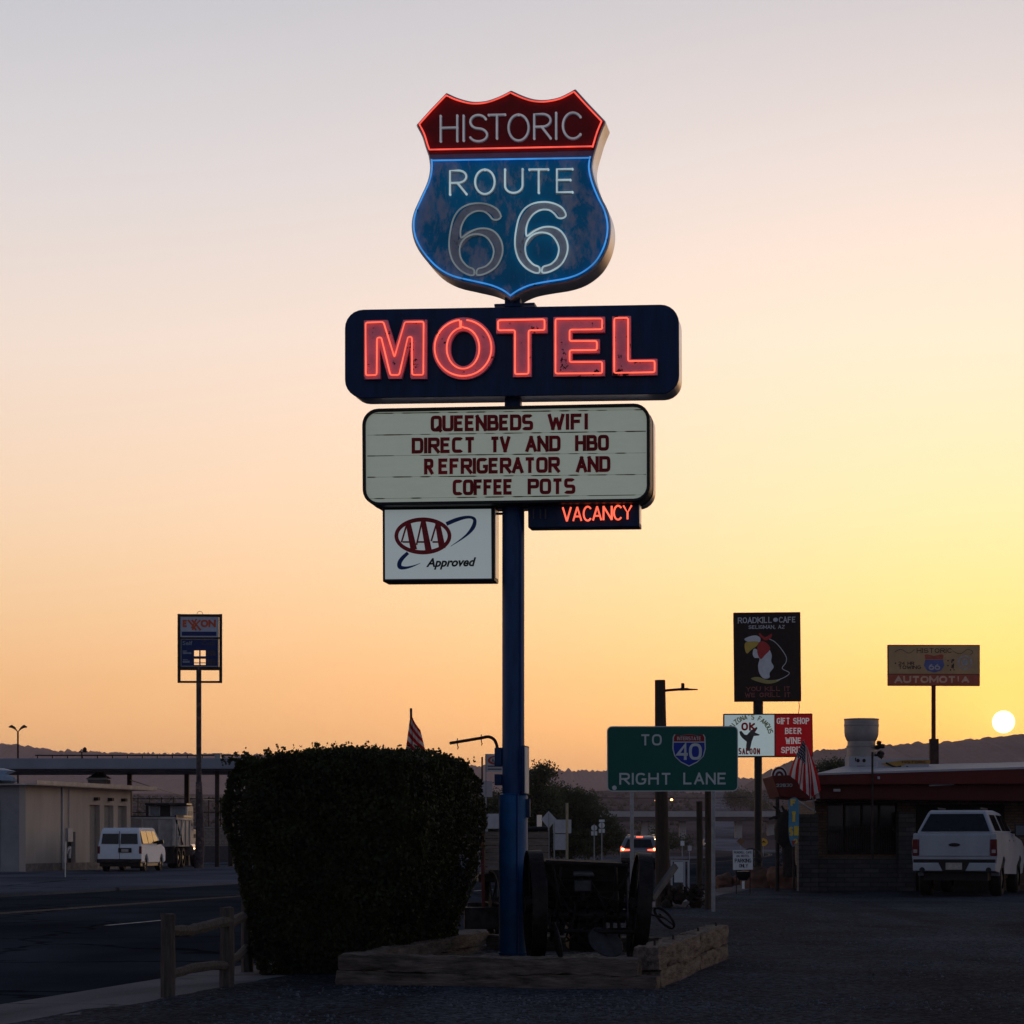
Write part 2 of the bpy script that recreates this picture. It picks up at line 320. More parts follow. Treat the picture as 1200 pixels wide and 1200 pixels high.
# ---- single-stroke alphabet, y 0..1
def arc(cx, cy, rx, ry, a0, a1, sq=1, n=14):
    o = []
    for i in range(n+1):
        t = R_(a0+(a1-a0)*i/n); c, s_ = math.cos(t), math.sin(t)
        o.append((cx+rx*math.copysign(abs(c)**sq, c), cy+ry*math.copysign(abs(s_)**sq, s_)))
    return o
def glyph(ch, sq=1):
    w = .62; h = w/2
    g = {
     'A': [[(0,0),(h,1)], [(h,1),(w,0)], [(.14*w,.32),(.86*w,.32)]], 'E': [[(w*.9,1),(0,1),(0,0),(w*.9,0)], [(0,.53),(w*.78,.53)]],
     'F': [[(w*.9,1),(0,1),(0,0)], [(0,.52),(w*.75,.52)]], 'H': [[(0,0),(0,1)], [(w,0),(w,1)], [(0,.53),(w,.53)]], 'I': [[(0,0),(0,1)]],
     'K': [[(0,0),(0,1)], [(w,1),(0,.42)], [(.2*w,.54),(w,0)]], 'L': [[(0,1),(0,0),(w*.9,0)]], 'M': [[(0,0),(0,1)], [(0,1),(w*.6,.2),(w*1.2,1)], [(w*1.2,1),(w*1.2,0)]],
     'N': [[(0,0),(0,1)], [(0,1),(w,0)], [(w,0),(w,1)]], 'T': [[(0,1),(w,1)], [(h,1),(h,0)]], 'V': [[(0,1),(h,0)], [(h,0),(w,1)]], 'W': [[(0,1),(.33*w,0)], [(.33*w,0),(.65*w,.85)], [(.65*w,.85),(.97*w,0)], [(.97*w,0),(1.3*w,1)]],
     'X': [[(0,0),(w,1)], [(0,1),(w,0)]], 'Y': [[(0,1),(h,.48),(w,1)], [(h,.48),(h,0)]], 'Z': [[(0,1),(w,1),(0,0),(w,0)]],
     'O': [arc(h,.5,h,.5,90,450,sq,32)], '0': [arc(h,.5,h,.5,90,450,sq,32)], 'Q': [arc(h,.5,h,.5,90,450,sq,32), [(w*.6,.25),(w,-.04)]],
     'C': [arc(h,.5,h,.5,42,318,sq,28)], 'G': [arc(h,.5,h,.5,42,360 if sq == 1 else 345,sq,28)+[(w,.45),(w*.58,.45)]],
     'S': [arc(h,.745,h*.92,.255,25,270,sq)+arc(h,.245,h,.245,90,-155,sq)], 'U': [[(0,1)]+arc(h,.32,h,.32,180,360,sq)+[(w,1)]],
     'D': [[(0,0),(0,1),(h,1)]+arc(h,.5,h,.5,90,-90,sq)+[(0,0)]], 'P': [[(0,0),(0,1),(h,1)]+arc(h,.74,h,.26,90,-90,sq)+[(0,.48)]],
     'B': [[(0,0),(0,1),(h*.9,1)]+arc(h*.9,.76,h*.9,.24,90,-90,sq)+[(0,.52)], [(0,.52),(h,.52)]+arc(h,.26,h,.26,90,-90,sq)+[(0,0)]],
     'R': [[(0,0),(0,1),(h,1)]+arc(h,.74,h,.26,90,-90,sq)+[(0,.48)], [(h*.9,.48),(w,0)]],
     '6': [arc(h,.31,h,.31,90,450,sq,24), arc(w,.31,w,.69,180,110,1,8)], '4': [[(w*.75,0),(w*.75,1),(0,.3),(w,.3)]],
     '2': [arc(h,.73,h,.27,170,-30,sq)+[(0,0),(w,0)]], '3': [arc(h,.75,h,.25,150,-90,sq)+arc(h,.25,h,.25,90,-150,sq)], '8': [arc(h,.76,h*.9,.24,90,450,sq,20), arc(h,.26,h,.26,90,450,sq,20)],
     "'": [[(0,1),(0,.72)]], ',': [[(.06,.06),(0,-.14)]], '.': [[(0,0),(0,.06)]], '&': [arc(h,.25,h,.25,0,300), arc(h*.9,.75,h*.6,.25,0,360)]}
    if ch == ' ': return .3, []
    L = g[ch]; return max(p[0] for q in L for p in q), L
def layout(s, sq=1, gap=.24):
    out = []; x = 0
    for c in s:
        w, L = glyph(c, sq)
        for l in L: out.append([(x+p[0], p[1]) for p in l])
        x += w+gap
    return [[(a/(x-gap) if x-gap > .01 else .5, b) for a, b in l] for l in out]
def text(mb, R, s, tl, tr, bl, br, y, weight=.16, depth=.006, sq=.6, tube=0, gap=.24, serif=0, ital=0):
    """writes s into the photo quad given by four pixel corners on plane y of R; weight = stroke / letter height"""
    L = layout(s, sq, gap); A = [Vector(R.px(*q, y)) for q in (tl, tr, bl, br)]
    H = (A[0]-A[2]).length; k = 0
    ins = weight*H/2 if not tube else 0
    ux = (A[3]-A[2]).length; a0 = ins/ux; b0 = ins/H
    for l in L:
        q = []
        for a, b in l:
            a = a0+a*(1-2*a0); b = b0+b*(1-2*b0); a += ital*b*H/ux
            q.append((A[2]*(1-a)+A[3]*a)*(1-b)+(A[0]*(1-a)+A[1]*a)*b)
        if tube: mb.tube([(p.x, y, p.y) for p in q], tube, 6)
        else:
            k += 1
            if (q[0]-q[-1]).length > .01*H:
                for i0, i1, bb in ((0, 1, l[0][1]), (-1, -2, l[-1][1])):
                    if bb < .02 or bb > .98:
                        d = (q[i0]-q[i1]).normalized()
                        if abs(d.y) > .6: q[i0] = q[i0]+d*weight*H*.5
            mb.ribbon(q, weight*H, y-depth-.0004*(k%5), y)
            if serif:
                for e, f in ((q[0], q[1]), (q[-1], q[-2])):
                    d = (e-f).normalized()
                    if abs(d.y) > .5:
                        k += 1; mb.ribbon([(e.x-serif*H, e.y), (e.x+serif*H, e.y)], weight*H*.6, y-depth-.0004*(k%5)-.002, y)
def ftext(mb, R, s, x0, x1, yb, yt, y, shear=0, bold=.0, depth=.004):
    """filled sans lettering fitted to a pixel box (cap box of the string's own bounds)"""
    c = bpy.data.curves.new('lettering', 'FONT'); c.body = s; c.shear = shear; c.offset = bold; c.fill_mode = 'FRONT'; c.resolution_u = 4
    o = bpy.data.objects.new('lettering', c); me = bpy.data.meshes.new_from_object(o)
    V = [v.co for v in me.vertices]; ax = min(v.x for v in V); bx = max(v.x for v in V); ay = min(v.y for v in V); by = max(v.y for v in V)
    p = R.px(x0, yb, y); q = R.px(x1, yt, y)
    mb.add([(p[0]+(v.x-ax)/(bx-ax)*(q[0]-p[0]), y-depth, p[1]+(v.y-ay)/(by-ay)*(q[1]-p[1])) for v in V], [tuple(f.vertices) for f in me.polygons])
    bpy.data.objects.remove(o); bpy.data.curves.remove(c); bpy.data.meshes.remove(me)
def ell(cx, cy, rx, ry, n=40, a0=0, a1=360): return [(cx+rx*math.cos(R_(a0+(a1-a0)*i/n)), cy+ry*math.sin(R_(a0+(a1-a0)*i/n))) for i in range(n if a1-a0 == 360 else n+1)]
def annulus(mb, outer, inner, y0, y1):
    n = len(outer); vs = [(x,y0,z) for x,z in outer]+[(x,y0,z) for x,z in inner]+[(x,y1,z) for x,z in outer]+[(x,y1,z) for x,z in inner]; fs = []
    for i in range(n):
        j = (i+1)%n; fs += [(i,j,j+n,i+n), (j,i,i+2*n,j+2*n), (i+n,j+n,j+3*n,i+3*n), (i+2*n,i+3*n,j+3*n,j+2*n)]
    mb.add(vs, fs)
def boulder(mb, c, r, seed, sub=3, sq=(1,1,.75)):
    bm = bmesh.new(); bmesh.ops.create_icosphere(bm, subdivisions=sub, radius=1)
    off = Vector((seed*7.1, seed*3.3, seed*1.7))
    for v in bm.verts:
        n = v.co.normalized(); d = 1+.35*noise.noise(n*1.3+off)+.16*noise.noise(n*3.1+off)+.07*noise.noise(n*7+off)
        v.co = Vector((n.x*sq[0]*r*d, n.y*sq[1]*r*d, n.z*sq[2]*r*d))
    bm.verts.index_update(); mb.add([v.co+Vector(c) for v in bm.verts], [[v.index for v in f.verts] for f in bm.faces]); bm.free()

# ------------------------------------------------------------------ the setting
m_grav = ground_mat('grey gravel', (.022,.027,.036), (.064,.074,.094), .35, 45, .9, bdist=.03, vor=28, spec=.02)
m_bed = ground_mat('planter gravel', (.06,.058,.06), (.15,.145,.15), .6, 45, .9, bdist=.03, vor=22)
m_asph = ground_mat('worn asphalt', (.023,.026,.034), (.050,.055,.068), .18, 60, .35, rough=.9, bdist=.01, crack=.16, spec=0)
m_lot = ground_mat('dusty station lot', (.07,.077,.095), (.145,.155,.185), .15, 30, .4, bdist=.01, crack=.1, spec=0)
m_conc = ground_mat('pavement concrete', (.10,.10,.112), (.185,.18,.195), .5, 40, .4, bdist=.008, crack=.35, spec=.02)
m_des = ground_mat('desert soil', (.065,.052,.053), (.14,.112,.112), .02, 1.5, .6, bdist=.1, spec=0)
m_hill = ground_mat('far hillside', (.075,.055,.05), (.19,.125,.11), .004, .05, .8, bdist=3)

def gz(x, y):
    """ground height: flat near, then the long rise the far road climbs"""
    T = [(-400,-.1),(430,-.1),(520,.2),(650,2.6),(900,9.4),(1400,23),(1900,38.5),(3000,58),(9000,80)]
    for (a, za), (b, zb) in zip(T, T[1:]):
        if y <= b: z = za+(zb-za)*(y-a)/(b-a); break
    if y > 520:
        k = min(1, (y-520)/500); z += k*(3*noise.noise(Vector((x/170,y/240,3)))+min(9,y/300)*noise.noise(Vector((x/500,y/700,9))))*max(0, min(1, (abs(x-y*.0878)-24)/40))
    return z
def ground():
    ys = [-60,0,60,120,200,300,400,430]+[430*1.035**i for i in range(1,82)]
    vs = []; fs = []; nx = 170
    for y in ys:
        half = max(300, y*.95)
        for i in range(nx+1):
            x = -half+2*half*i/nx; vs.append((x, y, gz(x, y)))
    for j in range(len(ys)-1):
        for i in range(nx): a = j*(nx+1)+i; fs.append((a,a+1,a+nx+2,a+nx+1))
    b = MB(); b.add(vs, fs); structure(b.build('ground', m_des, smooth=True, angle=80))
ground()
KS = .21
def kerb(Y): return -3.02+KS*(Y-24.9)
def road_c(Y):                                      # road centre and half width
    c0 = kerb(Y)-8.75
    if Y < 110: return c0, 8.6
    tgt = Y*.0878-0.5
    k = min(1, (Y-110)/330); k = k*k*(3-2*k)
    return (kerb(110)-8.75+KS*(Y-110))*(1-k)+tgt*k, 8.6+(4.6-8.6)*min(1, (Y-110)/220)
def strip(name, mat, f0, f1, ys, z, parent=None, dz=None):
    b = MB(); vs = []
    for y in ys:
        zz = z if dz is None else dz(y); vs += [(f0(y), y, zz), (f1(y), y, zz)]
    b.add(vs, [(2*i, 2*i+1, 2*i+3, 2*i+2) for i in range(len(ys)-1)])
    return b.build(name, mat)
ysr = [-10,10,20,40,60,80,100,110]+[110+i*12 for i in range(1,30)]+[460*1.035**i for i in range(1,45)]
rz = lambda y: (gz(road_c(y)[0], y)+.008+max(0, y-430)*.0011)
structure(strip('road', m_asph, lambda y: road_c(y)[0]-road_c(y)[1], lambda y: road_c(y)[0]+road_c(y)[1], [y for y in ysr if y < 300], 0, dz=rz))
m_far = ground_mat('asphalt with sky sheen', (.12,.125,.145), (.19,.195,.22), .05, 5, .3, spec=0)  # lighter than the near road: grazing sky reflection put into the colour
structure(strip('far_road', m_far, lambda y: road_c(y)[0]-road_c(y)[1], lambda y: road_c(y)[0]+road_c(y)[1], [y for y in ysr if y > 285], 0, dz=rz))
m_yel = M('worn yellow paint', (.075,.062,.038), .8, var=.5, scale=3); m_wht = M('worn white paint', (.34,.34,.35), .8, var=.4, scale=3)
mk = MB()
for off in (-2.9, -3.15):
    ys = [y for y in ysr if 5 <= y <= 290]
    for p, q in zip(ys, ys[1:]):
        z0, z1 = rz(p)+.005, rz(q)+.005
        mk.add([(road_c(p)[0]+off-.05,p,z0),(road_c(p)[0]+off+.05,p,z0),(road_c(q)[0]+off+.05,q,z1),(road_c(q)[0]+off-.05,q,z1)], [(0,1,2,3)])
structure(mk.build('road_marking', m_yel))
for y0, y1, off in ((40.5,43.2,None), (49.5,52.0,None), (58.5,61,None), (68,70.5,None), (86,88.5,None), (31.5,34.2,None)):
    mk = MB(); c0 = -6.55+.21*(y0-42); c1 = -6.55+.21*(y1-42); mk.add([(c0-.06,y0,-.087),(c0+.06,y0,-.087),(c1+.06,y1,-.087),(c1-.06,y1,-.087)], [(0,1,2,3)]); structure(mk.build('road_marking', m_wht))
# sidewalk slab with its kerb
sw = MB(); ys = [2+2*i for i in range(46)]; vs = []
for y in ys: 
    k = kerb(y); vs += [(k,y,-.095),(k+.02,y,.02),(k+1.12,y,.024),(k+1.14,y,-.095)]
sw.add(vs, [(4*i+j, 4*i+j+1, 4*i+j+5, 4*i+j+4) for i in range(len(ys)-1) for j in range(3)])
structure(sw.build('sidewalk', m_conc))
# gravel lot, gently uneven, its ragged edge spilling on the sidewalk
gl = MB(); vs = []; ysg = [-12+i*1.0 for i in range(30)]+[18+.25*i for i in range(60)]+[33+i*1.3 for i in range(42)]
xo = [0,.06,.2,.5,.9,1.5,2.2,3,4,5,6.5,8,10,13,17,22,30,45]
for y in ysg:
    e = kerb(y)+1.10+.10*noise.noise(Vector((y*1.3,2,0)))+.05*noise.noise(Vector((y*5,7,0)))-.12*(14<y<19)
    for j, o in enumerate(xo):
        x = e+o; z = .0265 if j < 1 else .035+.02*noise.noise(Vector((x*.7,y*.5,1)))+.012*noise.noise(Vector((x*2.5,y*2,4)))
        vs.append((x, y, z if y < 86 else -.1))
n = len(xo); gl.add(vs, [(j*n+i, j*n+i+1, (j+1)*n+i+1, (j+1)*n+i) for j in range(len(ysg)-1) for i in range(n-1)])
structure(gl.build('gravel_lot', m_grav, smooth=True, angle=80))
def stones():
    b = MB(); r = random.Random(31)
    for i in range(15000):
        y = 15.5*(2.6)**(r.random()**1.25); x = y*r.uniform(-.16,.235)
        if x < kerb(y)+1.2: continue
        q = .006+.014*r.random()**2.5; a = r.uniform(0,6.28); c, s_ = math.cos(a)*q, math.sin(a)*q; h = q*r.uniform(.5,1.1); z = .035+.02*noise.noise(Vector(((x-kerb(y)-1.1)*.7,y*.5,1)))-.004
        e = r.uniform(.6,1)
        b.add([(x-c,y-s_,z),(x+s_*e,y-c*e,z),(x+c,y+s_,z),(x-s_*e,y+c*e,z),(x-c*.45,y-s_*.5,z+h),(x+s_*.5,y-c*.4,z+h*.9),(x+c*.5,y+s_*.5,z+h*.8),(x-s_*.4,y+c*.5,z+h)], [(0,1,5,4),(1,2,6,5),(2,3,7,6),(3,0,4,7),(4,5,6,7)])
    structure(b.build('gravel', M('loose grey stones', (.075,.085,.11), .85, var=.7, scale=7)), 'stuff')
stones()
# gas station forecourt across the road, raised on a low kerb
fk = lambda y: kerb(y)-17.5
st = MB(); ys = [30+5*i for i in range(36)]; vs = []
for y in ys: vs += [(fk(y),y,-.095),(fk(y)-.03,y,.0),(fk(y)-1.8,y,.005),(-90,y,.0)]
st.add(vs, [(4*i+j+1, 4*i+j, 4*i+j+4, 4*i+j+5) for i in range(len(ys)-1) for j in range(3)])
structure(st.build('forecourt', m_lot))

def hill(name, Y, ridge, depth, seed, mat, rough):
    """ridge: photo outline (px,py) at distance Y; the slopes fall away in front and behind"""
    pts = []; px = ridge[0][0]
    step = 1.5
    while px <= ridge[-1][0]:
        for (a, ya), (b, yb) in zip(ridge, ridge[1:]):
            if a <= px <= b: py = ya+(yb-ya)*(px-a)/(b-a); break
        pts.append((px, py)); px += step
    rows = [-1,-.8,-.62,-.47,-.34,-.23,-.14,-.08,-.035,-.012,0,.02,.1,.4,1]; hs = [0,.07,.16,.27,.40,.54,.68,.80,.90,.97,1,.985,.9,.5,0]
    vs = []; n = len(pts)
    for r, h in zip(rows, hs):
        for px, py in pts:
            p = P(px, py, Y); y = Y+r*depth; x = p.x*(1+.0*r)
            base = gz(x, y)-6; 
            nz = noise.fractal(Vector((x/260, y/330, seed)), 1, 2, 6)
            top = p.z+.35*rough*abs(noise.noise(Vector((px*.22,0,seed))))+.42*rough*max(0, noise.noise(Vector((px*.37,3,seed)))+.1)+.38*rough*max(0, noise.noise(Vector((px*.83,9,seed))))
            hh = h+ (0 if h in (0, 1) else .13*nz*min(1, 4*h*(1-h)+.15))
            vs.append((x, y, base+(top-base)*hh))
    b = MB(); b.add(vs, [(j*n+i, j*n+i+1, (j+1)*n+i+1, (j+1)*n+i) for j in range(len(rows)-1) for i in range(n-1)])
    return structure(b.build(name, mat, smooth=True, angle=80))
hill('hills', 5200, [(-500,866),(-60,871),(0,873),(30,876),(45,879),(62,881),(120,883),(290,886),(400,890),(560,899),(620,903),(645,904),(720,905),(800,908),(860,914),(905,914),(1000,924),(1700,930)], 1700, 1.5, m_hill, 14)
hill('hills', 3000, [(835,962),(850,944),(868,931),(885,921),(897,909),(915,900),(938,888),(955,882),(980,879),(1030,876),(1100,873),(1150,868),(1200,863),(1300,856),(1700,846)], 1150, 8.5, m_hill, 8)

# scattered junipers and scrub on the slopes: one ground cover
m_scrub = leaf_mat('dark juniper scrub', (.022,.026,.016), (.06,.062,.035), .15, .2)
sb = MB(); r2 = random.Random(5)
def blob(x, y, z, r):
    vs = []; n = 7
    for k, (h, q) in enumerate(((0,.6),(.35,1),(.75,.75),(1,.12))):
        for j in range(n):
            a = 2*math.pi*(j+.5*k)/n; rr = r*q*r2.uniform(.75,1.25); vs.append((x+rr*math.cos(a), y+rr*math.sin(a), z-.2*r+h*1.5*r*r2.uniform(.85,1.1)))
    sb.add(vs, [(k*n+j, k*n+(j+1)%n, (k+1)*n+(j+1)%n, (k+1)*n+j) for k in range(3) for j in range(n)])
for i in range(4200):
    y = 640*(3.6)**r2.random()**.8; x = y*r2.uniform(-.30,.27)
    if abs(x-road_c(y)[0]) < 9+y*.004: continue
    if 560 < y < 640: continue
    blob(x, y, gz(x,y), r2.uniform(.35,1.0)*(1+y/2200))
structure(sb.build('scrub', m_scrub, smooth=True, angle=80), 'stuff')

# ------------------------------------------------------------------ shared finishes
m_blue = M('blue pole paint', S(18,76,122), .5, var=.3, scale=3, chip=(9,.66,.05), chipc=(.05,.05,.07))
m_navy = M('navy cabinet paint', S(12,44,82), .5, var=.32, scale=3, stretch=(3,3,.5), chip=(5,.72,.1), chipc=(.05,.07,.11))
m_blk = M('black enamel', (.012,.012,.014), .45, var=.3)
m_alu = M('weathered aluminium edge', (.58,.57,.58), .33, .85, var=.15, scale=4)
m_gal = M('galvanised steel', (.28,.29,.31), .5, .6, var=.2, scale=10)
m_steel = M('dark rusted steel', (.035,.028,.026), .7, .4, var=.5, scale=9, bump=.3)
m_wood = M('weathered brown timber', (.066,.056,.050), .85, var=.45, scale=5, stretch=(6,6,.8), bump=.5, bscale=18)
m_rail = M('grey split rail', (.08,.07,.063), .85, var=.45, scale=6, stretch=(1.2,6,6), bump=.6, bscale=20)
m_sleeper = M('old railway timber', (.11,.088,.075), .9, var=.75, scale=4, stretch=(.7,5,5), bump=.9, bscale=14, chip=(7,.62,.1), chipc=(.03,.022,.018))
m_pole = M('creosoted pole', (.05,.036,.028), .85, var=.4, scale=6, stretch=(7,7,.5), bump=.5)
m_sgw = M('sign white', (.62,.64,.64), .5, var=.08, scale=3)
m_back = M('bare aluminium sign back', (.40,.41,.44), .5, .35, var=.12, scale=3)
m_tyre = M('tyre rubber', (.015,.015,.016), .8, var=.3)
m_glass = M('tinted glass', (.01,.011,.013), .12, var=.1, spec=.35)

# ------------------------------------------------------------------ the motel sign
PH = -9
ms = Root('motel_sign', 'tall blue pole sign with neon shield and red motel letters, standing in the timber planter', 'motel sign', (0.014, 26.0, .02), PH)
zb = .06
pl = MB(); pl.cyl((0,0,zb),(0,0,ms.px(600,590)[1]), .121, 32); pole = pl.build('pole', M('dark blue upper paint', S(30,64,106), .5, var=.28, scale=3, stretch=(3,3,.6), chip=(9,.66,.06), chipc=(.05,.05,.08)), ms, smooth=True)
b = MB(); h1 = ms.px(600,932)[1]; b.lathe([(.19,zb),(.157,zb+.03),(.157,h1-.01),(.15,h1)], n=32); b.build('sleeve', m_blue, pole, smooth=True)
b = MB(); zt = ms.px(600,588)[1]; b.box(-.085,.085,-.07,.07, zt, ms.px(600,330)[1]); b.build('mast', m_navy, pole, bev=.008)
b = MB()
for zz in (h1+.004, zb+.05): b.lathe([(.150 if zz > 1 else .16,-.012),(.166 if zz < 1 else .156,0),(.124 if zz > 1 else .155,.016)], (0,0,zz), 32)
b.build('weld_bead', m_blue, pole, smooth=True)
b = MB(); b.tube([(.095,-.085,h1),(.095,-.085,ms.px(600,620)[1]),(.06,-.11,ms.px(600,600)[1])], .014, 8); b.tube([(.07,-.145,zb),(.07,-.145,h1+.0),(.095,-.085,h1+.06)], .014, 8); b.build('conduit', M('painted conduit', S(18,60,112), .5), pole, smooth=True)
# plates and clamps round the pole
b = MB(); z0, z1 = ms.px(600,931)[1], ms.px(600,874)[1]
b.box(.115,.145,-.15,.2, z0, z1); b.box(-.2,-.12,-.05,.05, z1-.22, z1-.02); b.box(-.2,-.12,-.05,.05, z0+.1, z0+.22); b.box(.13,.19,-.06,.0, z0-.25, z0-.05)
b.build('bracket', m_navy, pole, bev=.005)
b = MB(); b.box(.148,.158,-.16,.10, z0+.01, z1-.02); b.build('side_plate', m_sgw, pole, bev=.004)
b = MB(); A = [ms.px(583,890), ms.px(583,878), ms.px(580,868), ms.px(573,863.5), ms.px(563,865), ms.px(545,868), ms.px(527,871)]
b.tube([(x,0,z) for x, z in spline(A, 5)], .017, 10); arm = b.build('hanging_arm', m_steel, pole, smooth=True)
for u, v in ((536,869.5), (564,865)):
    x, z = ms.px(u, v); b = MB(); b.tube([(x,0,z+.04),(x,0,z-.03),(x+.01,0,z-.06),(x,0,z-.08)], .006, 6); b.build('hook', m_steel, arm)

# shield
ZS = 280/1200
def zp(L): return [(460+a*ZS, 80+b*ZS) for a, b in L]
TH = .40
def sgp(L, y=0): return ms.pts(zp(L), y)
yf = -TH/2
top = [(270,122),(325,147),(385,164),(430,167),(480,160),(540,138),(595,110),(650,135),(700,152),(750,158),(800,153),(850,139),(918,103)]
side_r = [(1013,440),(1004,500),(1018,570),(1050,650),(1080,710),(1097,780),(1094,850),(1073,920),(1030,990),(960,1045),(880,1075),(780,1092),(700,1108),(640,1134),(594,1166)]
side_l = [(552,1134),(490,1108),(400,1087),(300,1062),(220,1017),(150,942),(110,872),(95,800),(104,730),(138,650),(174,570),(187,500),(180,440)]
outline = spline(top[:7], 4)[:-1]+spline(top[6:], 4)+[(990,182),(1072,268)]+spline([(1072,268),(1046,330),(1026,395),(1013,440)], 4)[1:-1]+spline(side_r, 4)[:-1]+spline([side_r[-1]]+side_l, 4)[:-1]+spline([(180,440),(163,390),(147,340),(118,285)], 4)+[(190,205)]
SH = sgp(outline, yf)
b = MB(); b.prism(SH, yf, TH/2); shield = b.build('shield', [m_alu], ms, bev=.01)
def shield_mat():
    m = M('weathered blue enamel', S(0,138,188), .5, var=.25, scale=1.8)
    nt = m.node_tree; N = nt.nodes.new; L = nt.links.new; p = nt.nodes['Principled BSDF']; src = p.inputs['Base Color'].links[0].from_socket
    tc = N('ShaderNodeTexCoord'); mp = N('ShaderNodeMapping'); mp.inputs['Scale'].default_value = (1.6,1.6,.8); L(tc.outputs['Object'], mp.inputs[0])
    n = N('ShaderNodeTexNoise'); n.inputs['Scale'].default_value = 1.6; n.inputs['Detail'].default_value = 9; n.inputs['Roughness'].default_value = .68; n.inputs['Distortion'].default_value = .25; L(mp.outputs[0], n.inputs['Vector'])
    mr = N('ShaderNodeMapRange'); mr.inputs[1].default_value = .475; mr.inputs[2].default_value = .535; L(n.outputs[0], mr.inputs[0])
    n2 = N('ShaderNodeTexNoise'); n2.inputs['Scale'].default_value = 14; n2.inputs['Detail'].default_value = 6; L(mp.outputs[0], n2.inputs['Vector'])
    mu = N('ShaderNodeMath'); mu.operation = 'MULTIPLY'; L(mr.outputs[0], mu.inputs[0]); 
    m4 = N('ShaderNodeMapRange'); m4.inputs[1].default_value = .3; m4.inputs[2].default_value = .6; m4.inputs[3].default_value = .35; m4.inputs[4].default_value = .9; L(n2.outputs[0], m4.inputs[0]); L(m4.outputs[0], mu.inputs[1])
    mx = N('ShaderNodeMix'); mx.data_type = 'RGBA'; L(mu.outputs[0], mx.inputs[0]); L(src, mx.inputs[6]); mx.inputs[7].default_value = (*S(164,170,192), 1)
    L(mx.outputs[2], p.inputs['Base Color']); return m
m_shield = shield_mat()
m_red = M('dark red enamel', S(128,8,12), .5, var=.3, scale=3)
inner = offset_poly(SH, .014)
# split the inner outline by the white band (zoom rows 425 / 470)
zr0 = sgp([(180,432),(1013,412)], yf); zr1 = sgp([(180,466),(1005,452)], yf)
def line_z(L, x): return L[0][1]+(L[1][1]-L[0][1])*(x-L[0][0])/(L[1][0]-L[0][0])
def clip(poly, L, above):
    out = []; n = len(poly)
    for i in range(n):
        p, q = poly[i], poly[(i+1)%n]; a = p[1]-line_z(L,p[0]); c = q[1]-line_z(L,q[0])
        if not above: a, c = -a, -c
        if a >= 0: out.append(p)
        if a*c < 0: t = a/(a-c); out.append((p[0]+(q[0]-p[0])*t, p[1]+(q[1]-p[1])*t))
    return out
b = MB(); b.prism(inner, yf-.006, yf-.001); b.build('band', M('faded lilac band', S(120,98,122), .5, var=.2), shield)
b = MB(); b.prism(clip(inner, zr0, True), yf-.014, yf-.005); b.build('red_panel', m_red, shield)
b = MB(); b.prism(clip(inner, zr1, False), yf-.014, yf-.005); b.build('blue_panel', m_shield, shield)
yt = yf-.045
n_red = neon('red neon', (1,.085,.045), 1.15); n_org = neon('orange red neon', (1,.12,.055), 1.55); n_blue = neon('blue neon', (.03,.36,1), .72); n_pale = neon('pale neon', (.62,.82,.88), .52); n_dim = neon('failing neon', (.50,.60,.62), .24)
m_tube = neon('unlit tube with added glow', (.55,.55,.62), .34)  # unlit tubes; a faint glow is added to lift their brightness
def cl(poly, d): return offset_poly(poly, d)
rp = cl(clip(inner, sgp_ := sgp([(180,425),(1013,408)], yf), True), .022)
b = MB(); b.tube([(x, yt, z) for x, z in rp], .009, 8, closed=True); b.build('neon_tube', n_red, shield, smooth=True)
bp_ = cl(clip(inner, sgp([(180,460),(1005,446)], yf), False), .02)
b = MB(); b.tube([(x, yt, z) for x, z in bp_], .009, 8, closed=True); b.build('neon_tube', n_blue, shield, smooth=True)
b = MB()
for L0, c0, kk_ in ((rp, None, 13), (bp_, None, 19)):
    tot = len(L0)
    for k in range(kk_):
        x, z_ = L0[int((k+.4)*tot/kk_)%tot]; b.cyl((x,yt-.004,z_),(x,yf-.012,z_), .013 if k%4 == 0 else .008, 8)
b.build('tube_support', M('black glass end', (.01,.01,.012), .4), shield, smooth=True)
def neon_word(chars, boxes, back_w, mats, tube_r, name):
    bk = MB(); tb = MB(); k = 0
    for c, (x0, x1, t, bt, sl) in zip(chars, boxes):
        w, L = glyph(c)
        for l in L:
            q = sgp([(x0+(p[0]/max(w,.01))*(x1-x0), bt-p[1]*(bt-t)-sl*(p[0]/max(w,.01))) for p in l], yf)
            k += 1; bk.ribbon(q, back_w, yf-.022-.0004*(k%4), yf-.013)
            tb.tube([(x, yt, z) for x, z in q], tube_r, 8)
            for e in (q[0], q[-1]): tb.cyl((e[0], yt, e[1]), (e[0], yf-.02, e[1]), tube_r*1.2, 8)
    bk.build('letter_backing', mats[0], shield); tb.build(name, mats[1], shield, smooth=True)
m_gback = M('grey letter backing', S(168,170,182), .5, var=.25, scale=9, chip=(16,.64,.06), chipc=(.06,.05,.06))
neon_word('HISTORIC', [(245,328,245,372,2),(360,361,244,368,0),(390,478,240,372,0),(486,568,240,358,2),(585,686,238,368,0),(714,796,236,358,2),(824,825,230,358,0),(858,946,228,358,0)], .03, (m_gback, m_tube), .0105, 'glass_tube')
neon_word('ROUTE', [(292,374,520,638,2),(418,516,514,637,0),(568,656,514,632,2),(690,784,514,630,1),(828,906,512,628,1)], .033, (m_gback, n_pale), .0105, 'neon_tube')
